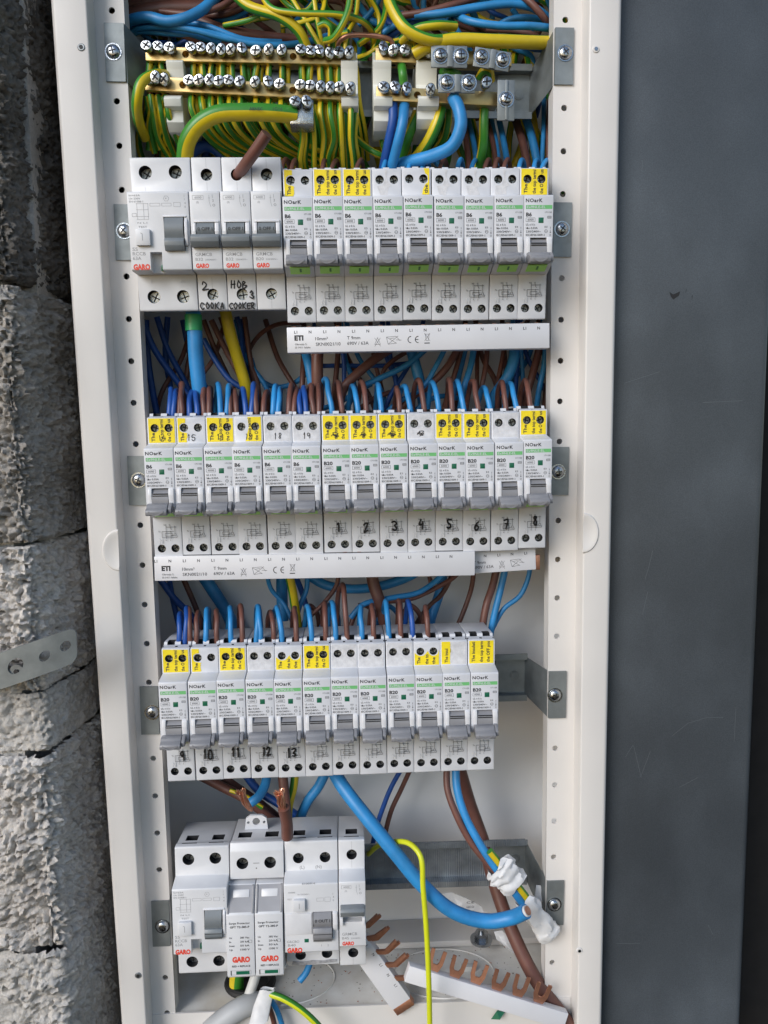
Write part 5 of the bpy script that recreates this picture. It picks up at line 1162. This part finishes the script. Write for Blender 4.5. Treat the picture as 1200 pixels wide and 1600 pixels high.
m_ = MB(); tube(m_, [at(302, 492, -26), at(303, 517, -26)], 5.4, 'sleeve', n=18, raw=True); m_.recalc = True; obj('green_tape', m_, o_first)
wire(GY, 18, 'thick yellow sided earth cable in the upper left gap', [(352, 485, -6), (360, 520, -4), (372, 560, 0), (384, 600, 4), (396, 660, 12)], phase=-1.57, twist=0)

# --- gap between second and third rows
g = [(B, 20, 'thick shaded blue cable slanting on the back panel', [(305, 880, 44), (330, 918, 46), (356, 958, 46), (375, 1010, 44)]),
     (B, 7, 'thin blue wire curving to the striped earth cable', [(416, 895, 20), (424, 922, 22), (444, 944, 20), (456, 970, 14)]), (B, 18, 'broad blue cable upright left of the striped earth cable', [(441, 885, 30), (440, 925, 32), (442, 970, 30)]),
     (B, 8, 'thin blue wire right of the striped earth cable', [(480, 890, 12), (478, 922, 12), (468, 948, 10), (460, 985, 8)]),
     (N, 7, 'brown wire curving left below the longest busbar', [(530, 890, 14), (526, 915, 14), (508, 940, 12), (486, 962, 10)]), (D, 9, 'shaded blue wire behind the striped earth cable', [(462, 900, 40), (472, 925, 42), (482, 960, 40)]),
     (B, 15, 'thick blue cable bowed level below the longest busbar', [(478, 896, 26), (505, 912, 24), (545, 921, 22), (590, 917, 22), (640, 900, 24), (670, 880, 28)]),
     (N, 19, 'thick brown cable slanting right below the longest busbar', [(578, 876, 6), (584, 910, 4), (592, 940, 2), (604, 985, 4)]),
     (B, 9, 'blue wire arching right over the third row loops', [(548, 965, 2), (566, 944, 2), (610, 934, 6), (655, 925, 10), (690, 900, 14), (702, 880, 16)]),
     (N, 8, 'brown wire arching under the blue arching wire', [(560, 946, 4), (600, 941, 6), (640, 936, 10), (680, 920, 16), (712, 900, 20), (725, 880, 24)]),
     (N, 7, 'short brown wire under the short busbar', [(668, 890, 22), (672, 908, 22), (674, 925, 20)]), (B, 16, 'broad blue cable descending behind the arching wires', [(694, 880, 36), (688, 920, 36), (674, 965, 34), (668, 1000, 32)]),
     (N, 8, 'brown wire slanting left behind the broad blue cable', [(706, 900, 30), (690, 928, 32), (668, 950, 34), (650, 975, 34)]), (N, 8, 'brown wire bowed alone on the bare back panel', [(741, 880, 30), (738, 915, 32), (728, 948, 32), (712, 985, 30)]),
     (N, 12, 'brown cable beside a blue one under the short busbar', [(778, 878, 4), (770, 915, 2), (760, 945, -2), (752, 990, -4)]), (B, 11, 'blue cable beside a brown one under the short busbar', [(792, 878, 0), (784, 915, 0), (774, 950, -2), (764, 1000, -2)]),
     (B, 8, 'thin blue wire swinging right then back under the short busbar', [(829, 872, 2), (826, 900, 2), (812, 930, 2), (788, 952, 2), (768, 985, 2)]),
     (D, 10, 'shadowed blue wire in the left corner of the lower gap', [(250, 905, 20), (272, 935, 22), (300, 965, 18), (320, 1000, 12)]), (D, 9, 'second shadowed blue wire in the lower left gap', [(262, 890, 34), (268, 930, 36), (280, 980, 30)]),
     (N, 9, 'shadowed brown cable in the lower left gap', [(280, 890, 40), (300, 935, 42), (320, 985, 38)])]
for a_ in g: wire(*a_)
for i, (xa, xb) in enumerate(((470, 500), (500, 530), (545, 590), (585, 625), (620, 660))):
    wire((N, B)[i % 2], 8, f'{ORD[i]} short wire from left tangled behind the loops of the lower row', [(xa, 985, 12), (xa + 12, 955, 14), ((xa + xb) / 2, 946, 16), (xb - 4, 958, 18), (xb, 990, 18)])
wire(GY, 14, 'striped earth cable hanging below the longest busbar', [(448, 885, 2), (455, 915, 2), (461, 945, 4), (466, 985, 8)], phase=-2.6, twist=.1)

# --- gap between third row and bottom row
wire(N, 15, 'dark brown cable slanting left above the surge protector', [(300, 1205, 20), (345, 1228, 18), (385, 1250, 14), (430, 1285, 14)])
wire(N, 12, 'second dark brown cable in the shadow above the surge protector', [(335, 1205, 30), (375, 1232, 30), (415, 1262, 26), (450, 1290, 24)])
wire(D, 13, 'dark blue cable slanting right above the surge protector', [(380, 1205, 34), (405, 1235, 30), (440, 1258, 24), (480, 1285, 20)])
wire(B, 15, 'blue cable end bent left beside frayed copper', [(418, 1200, 0), (414, 1225, -6), (404, 1245, -12), (386, 1258, -14)])
wire(GY, 13, 'striped earth cable between row three and the surge protector', [(462, 1200, 6), (458, 1230, 4), (452, 1258, 4), (450, 1290, 8)], phase=3.14, twist=0)
wire(B, 16, 'thick blue cable slanting left to the bottom row', [(512, 1200, 8), (497, 1228, 8), (480, 1252, 8), (466, 1285, 12)])
wire(GY, 7, 'short earth wire crossing in the shadow left of frayed copper', [(360, 1235, 12), (385, 1245, 8), (410, 1262, 8)])
wire(N, 16, 'brown cable hanging behind the frayed copper end', [(440, 1196, 0), (443, 1230, -4), (448, 1275, -6), (452, 1330, -4)])
cb = wire(N, 19, 'short brown cable with frayed copper end above the bottom row', [(449, 1308, -50), (447, 1285, -54), (443, 1262, -58)])
M['strand'] = mat('bright_copper_strands', (0.85, 0.45, 0.30), 0.3, 0.9)
def strands(label, pts, n, r, spread, parent=None):
    m_ = MB(); rr = random.Random(9)
    P = [at(*p) for p in pts]
    for i in range(n):
        o = [Vector((rr.uniform(-1, 1), rr.uniform(-1, 1), rr.uniform(-.3, .3))) * spread * (.35 + .65 * j / (len(P) - 1)) for j in range(len(P))]
        tube(m_, [p + q for p, q in zip(P, o)], r, 'strand', n=5, per=2)
    m_.recalc = True; return obj('copper_strands', m_, parent, label=label, cat='frayed copper' if label else None)
strands(None, [(443, 1265, -58), (439, 1252, -59), (435, 1237, -60)], 46, .4, 3.6, cb)
strands('frayed copper strand end left of the surge protector latch', [(392, 1266, -26), (384, 1254, -28), (374, 1236, -30)], 40, .42, 3.4)
wire(B, 22, 'thick cut blue cable swinging across the bottom rail', [(517, 1196, -16), (536, 1228, -28), (572, 1276, -40), (618, 1334, -48), (660, 1384, -52), (708, 1424, -54), (760, 1440, -56), (800, 1434, -60), (822, 1424, -66)])
q_ = at(822, 1424, -66); q2 = at(806, 1431, -62); d = (q_ - q2).normalized()
m_ = MB(); tube(m_, [q_ - d * .5, q_ + d * 1.3], 3.6, 'wsleeve', n=16, raw=True); tube(m_, [q_ - d * .5, q_ + d * 1.8], 2.9, 'copper', n=14, raw=True); m_.recalc = True
obj('cut_end', m_, [o for o in C.objects if o.get('label') == 'thick cut blue cable swinging across the bottom rail'][0])
wire(D, 8, 'thin dark blue wire behind the cut blue cable', [(628, 1200, 20), (612, 1228, 22), (598, 1262, 22), (586, 1300, 20), (578, 1345, 16)])
wire(N, 8, 'thin brown wire behind the cut blue cable', [(642, 1200, 26), (628, 1232, 28), (612, 1268, 28), (600, 1310, 26)])
wire(N, 11, 'brown wire running into the white tape, left of the blue', [(698, 1196, -14), (700, 1232, -20), (712, 1272, -26), (736, 1315, -30), (766, 1354, -34), (795, 1385, -36)])
wire(B, 13, 'blue wire running into the white tape', [(712, 1196, -14), (715, 1232, -20), (727, 1275, -26), (748, 1318, -32), (770, 1350, -36), (800, 1388, -38), (822, 1418, -38), (850, 1450, -36)])
wire(N, 22, 'thick brown cable running down to the lower right corner', [(716, 1196, 10), (735, 1258, 16), (757, 1320, 12), (775, 1390, 2), (800, 1455, -12), (838, 1530, -26), (890, 1605, -36), (915, 1650, -40)])
wire(GY, 12, 'short earth stub poking out of the white tape', [(765, 1330, -38), (775, 1343, -38), (795, 1365, -38), (815, 1392, -38), (840, 1425, -37)], phase=2.5, twist=0)
wire('lyel', 8, 'thin bright yellow wire arching and hanging down the middle', [(575, 1335, 10), (590, 1322, -10), (612, 1315, -36), (640, 1318, -52), (656, 1338, -60), (662, 1385, -62), (666, 1450, -62), (670, 1540, -60), (672, 1640, -56)])
def taped(label, pts, r, seed):
    rr = random.Random(seed); P = spline([at(*p) for p in pts], 10); m_ = MB(); n = 22
    T = [(P[min(i + 1, len(P) - 1)] - P[max(i - 1, 0)]).normalized() for i in range(len(P))]
    for i, p in enumerate(P):
        u = Vector((0, -1, 0)); u = (u - T[i] * u.dot(T[i])).normalized(); v = T[i].cross(u); t_ = i / (len(P) - 1)
        for j in range(n):
            a = 2 * math.pi * j / n; w_ = r * (.96 + .09 * ((int(i * 1.0 + j * .35) // 7) % 2)) * (1 + .34 * noise.noise(Vector((math.cos(a) * 1.6 + seed, math.sin(a) * 1.6, t_ * 5))) + .05 * math.sin(3 * a + t_ * 9)) * (.82 if i in (0, len(P) - 1) else 1)
            q = u * math.cos(a) * .7 + v * math.sin(a) * 1.22
            m_.v.append(tuple(p + q * w_ + T[i] * rr.uniform(-.3, .3) + (T[i] * 2.2 * math.sin(2 * a) if i in (0, len(P) - 1) else Vector())))
    kk = m_.mi('tape')
    for i in range(len(P) - 1):
        for j in range(n): m_.f.append((i * n + j, i * n + (j + 1) % n, (i + 1) * n + (j + 1) % n, (i + 1) * n + j)); m_.m.append(kk)
    m_.recalc = True; o = obj('tape_wrap', m_.mesh('t', 28), None, label=label, cat='tape'); return o
taped('crumpled white tape wrapped round the blue and earth wires', [(776, 1352, -37), (788, 1364, -38), (804, 1384, -38)], 8.6, 2)
taped('lower crumpled white tape at the wire ends by the right flange', [(818, 1408, -38), (836, 1430, -38), (852, 1452, -37), (860, 1462, -36)], 6.4, 5)
m_ = MB()
def crump(pts, Y, label, nm, k='tape', seed=1):
    """crumpled scrap: polygon lifted irregularly, with thickness"""
    rr = random.Random(seed); P = [at(a_, b_, Y + rr.uniform(-2, 2)) for a_, b_ in pts]; c = sum(P, Vector()) / len(P); m_ = MB(); n = len(P)
    c1 = c + Vector((0, -2.5, 0)); vs = [tuple(p) for p in P] + [tuple(p + Vector((0, .5, 0))) for p in P] + [tuple(c1), tuple(c1 + Vector((0, .6, 0)))]
    mids = [tuple((p + c) / 2 + Vector((0, rr.uniform(-2.6, .6), 0))) for p in P]; o = len(vs); vs += mids; vs += [(x, y + .5, z) for x, y, z in mids]
    fs = []
    for i in range(n):
        j = (i + 1) % n; fs += [(i, j, o + j, o + i), (o + i, o + j, 2 * n), (n + j, n + i, o + n + i, o + n + j), (o + n + j, o + n + i, 2 * n + 1), (j, i, n + i, n + j)]
    m_.add(vs, fs, k); m_.recalc = True; return obj(nm, m_.mesh('c', 20), None, label=label, cat='scrap')
s_ = crump([(678, 1398), (705, 1394), (730, 1404), (752, 1416), (760, 1432), (745, 1438), (718, 1432), (690, 1422), (672, 1408)], 20, 'crumpled white label lying behind the thick blue cable', 'paper_scrap', 'tape', 3)
p = MB()
for i, t in enumerate(('CE', 'GARO 63A', '230V')):
    q = at(733, 1412 + 7 * i, 13); text(p, t, q.x - 2, q.z, 1.7, 'ink', 13.2, wd=6)
obj('scrap_print', p.mesh('p', 0), s_)
crump([(772, 1456), (785, 1454), (797, 1466), (806, 1480), (803, 1490), (790, 1480), (776, 1468)], 0, 'small torn white tape scrap left of the lower tape wrap', 'tape_scrap', 'tape', 4)
crump([(838, 1383), (862, 1386), (866, 1405), (868, 1430), (858, 1446), (846, 1425), (836, 1400)], -22, 'thin white tape flap behind the lower tape wrap', 'tape_scrap', 'tape', 6)
# bolt standing at the back
e = thing('bolt', 'dull steel bolt with washer on the ledge under the cut blue cable', 'bolt', at(752, 1466, 20))
m_ = MB(); m_.cyl((0, 0, -2), 8.6, 2.0, 'screw', axis='z', n=28); m_.cyl((0, 0, 0), 5.2, 5.2, 'screw', axis='z', n=6); m_.cyl((0, 0, 5), 2.2, 9, 'screw', axis='z', n=16); m_.recalc = True; obj('bolt_body', m_, e)
m_ = MB(); c = at(778, 1588, -34); m_.add([(c.x - 5, c.y, c.z - 2), (c.x + 1, c.y - 2, c.z - 1), (c.x + 5, c.y + 1, c.z + 2), (c.x + 1, c.y + 3, c.z + 3.4), (c.x - 1, c.y, c.z + 4), (c.x, c.y + 1, c.z - 3)], [(0, 1, 4), (1, 2, 4), (2, 3, 4), (3, 0, 4), (0, 5, 1), (1, 5, 2), (2, 5, 3), (3, 5, 0)], 'teal'); m_.recalc = True
obj('plastic_scrap', m_.mesh('s', 0), None, label='small dark green plastic scrap at the bottom edge', cat='scrap')
c = at(733, 1531, -2); m_ = MB(); m_.bbox(c.x - 5, c.x + 5, 1, 6, FZ + .1, FZ + 4.5, 'wsleeve', .8); m_.recalc = True; obj('plastic_scrap', m_, None, label='small pale plastic bit on floor behind a copper fork', cat='scrap')
# lower left cable group
wire('conduit', 36, 'fat grey conduit bending under the bottom row at left', [(300, 1640, -34), (345, 1598, -34), (385, 1572, -30), (425, 1566, -22)], name='conduit')
wire('wsleeve', 17, 'thin white cable rising behind the surge protector foot', [(380, 1578, -26), (392, 1545, -24), (404, 1510, -16), (410, 1480, 0)], name='cable')
m_ = MB(); pts = [(424, 1544, -52), (408, 1564, -52), (394, 1596, -54), (412, 1600, -54), (424, 1575, -52)]
P = [at(418, 1545, -44), at(410, 1570, -46), at(404, 1598, -50)]
for i, p_ in enumerate(P):
    for j in range(14):
        a = 2 * math.pi * j / 14; r_ = (4.6, 5.2, 6.6)[i]; m_.v.append((p_.x + r_ * math.cos(a) * (1.15 if i < 2 else 1), p_.y + r_ * .45 * math.sin(a), p_.z + (1.5 * math.cos(a) if i == 2 else .6 * math.cos(3 * a))))
for i, p_ in enumerate(P):
    for j in range(14):
        a = 2 * math.pi * j / 14; r_ = (4.0, 4.6, 5.9)[i]; m_.v.append((p_.x + r_ * math.cos(a) * (1.15 if i < 2 else 1), p_.y + r_ * .45 * math.sin(a), p_.z + (1.5 * math.cos(a) if i == 2 else .6 * math.cos(3 * a))))
kk = m_.mi('tape')
for i in range(2):
    for j in range(14):
        a, b = i * 14 + j, i * 14 + (j + 1) % 14; m_.f.append((a, b, b + 14, a + 14)); m_.m.append(kk); m_.f.append((42 + b, 42 + a, 42 + a + 14, 42 + b + 14)); m_.m.append(kk)
for j in range(14): a, b = 28 + j, 28 + (j + 1) % 14; m_.f.append((a, b, b + 42, a + 42)); m_.m.append(kk)
m_.recalc = True; obj('cut_sleeve', m_.mesh('c'), None, label='cut open white cable sleeve at the bottom left', cat='cable sleeve')
wire(('gyg', 'lyel'), 11, 'bright striped earth wire leaving the cut sleeve', [(420, 1552, -44), (445, 1562, -48), (475, 1580, -50), (505, 1612, -50), (520, 1650, -48)], twist=0, phase=-.6)
wire(B, 9, 'blue wire leaving the cut sleeve downward', [(422, 1560, -38), (432, 1578, -38), (442, 1606, -38), (448, 1640, -38)])
wire(N, 9, 'brown wire leaving the cut sleeve downward', [(416, 1566, -36), (424, 1586, -36), (430, 1612, -36), (434, 1640, -36)])
wire(B, 11, 'blue wire stub under the two-pole test button breaker', [(486, 1500, -30), (478, 1520, -34), (468, 1533, -36)])
wire(GY, 24, 'short dull earth cable going into the floor grommet', [(372, 1510, -10), (370, 1540, -8), (376, 1580, -6)], phase=.2, twist=0)
# debris
M['dirt'] = mat('brown_dirt', (.20, .15, .12), .9)
m_ = MB(); rr = random.Random(3)
for i in range(190):
    x, y = rr.uniform(-60, 122), rr.uniform(-26, 30); s = rr.uniform(.12, .42); z = FZ + .02
    m_.box(x - s, x + s * rr.uniform(.5, 2), y - s, y + s * rr.uniform(.5, 1.4), z, z + s * .6, rr.choice(['dirt', 'dirt', 'ink2', 'copper']))
for i in range(10):
    x, y = rr.uniform(-50, 118), rr.uniform(-24, 26); a = rr.uniform(0, 3); l_ = rr.uniform(2, 5); tube(m_, [(x, y, FZ + .3), (x + l_ * math.cos(a), y + l_ * math.sin(a) * .6, FZ + .5)], .22, 'copper', n=5, raw=True)
obj('debris', m_.mesh('d', 0), None, label='dirt specks and copper clippings scattered on the cabinet floor', cat='debris', kind='stuff')

seen = {}
for o in C.objects:
    l = o.get('label')
    if l and not o.parent and not o.get('group'):
        if l in seen: print('DUP LABEL', l)
        seen[l] = 1
        n = len(l.split())
        if n < 4 or n > 16: print('LABEL LENGTH', n, l)
print('tris', sum(len(o.data.polygons) for o in C.objects if o.type == 'MESH'))
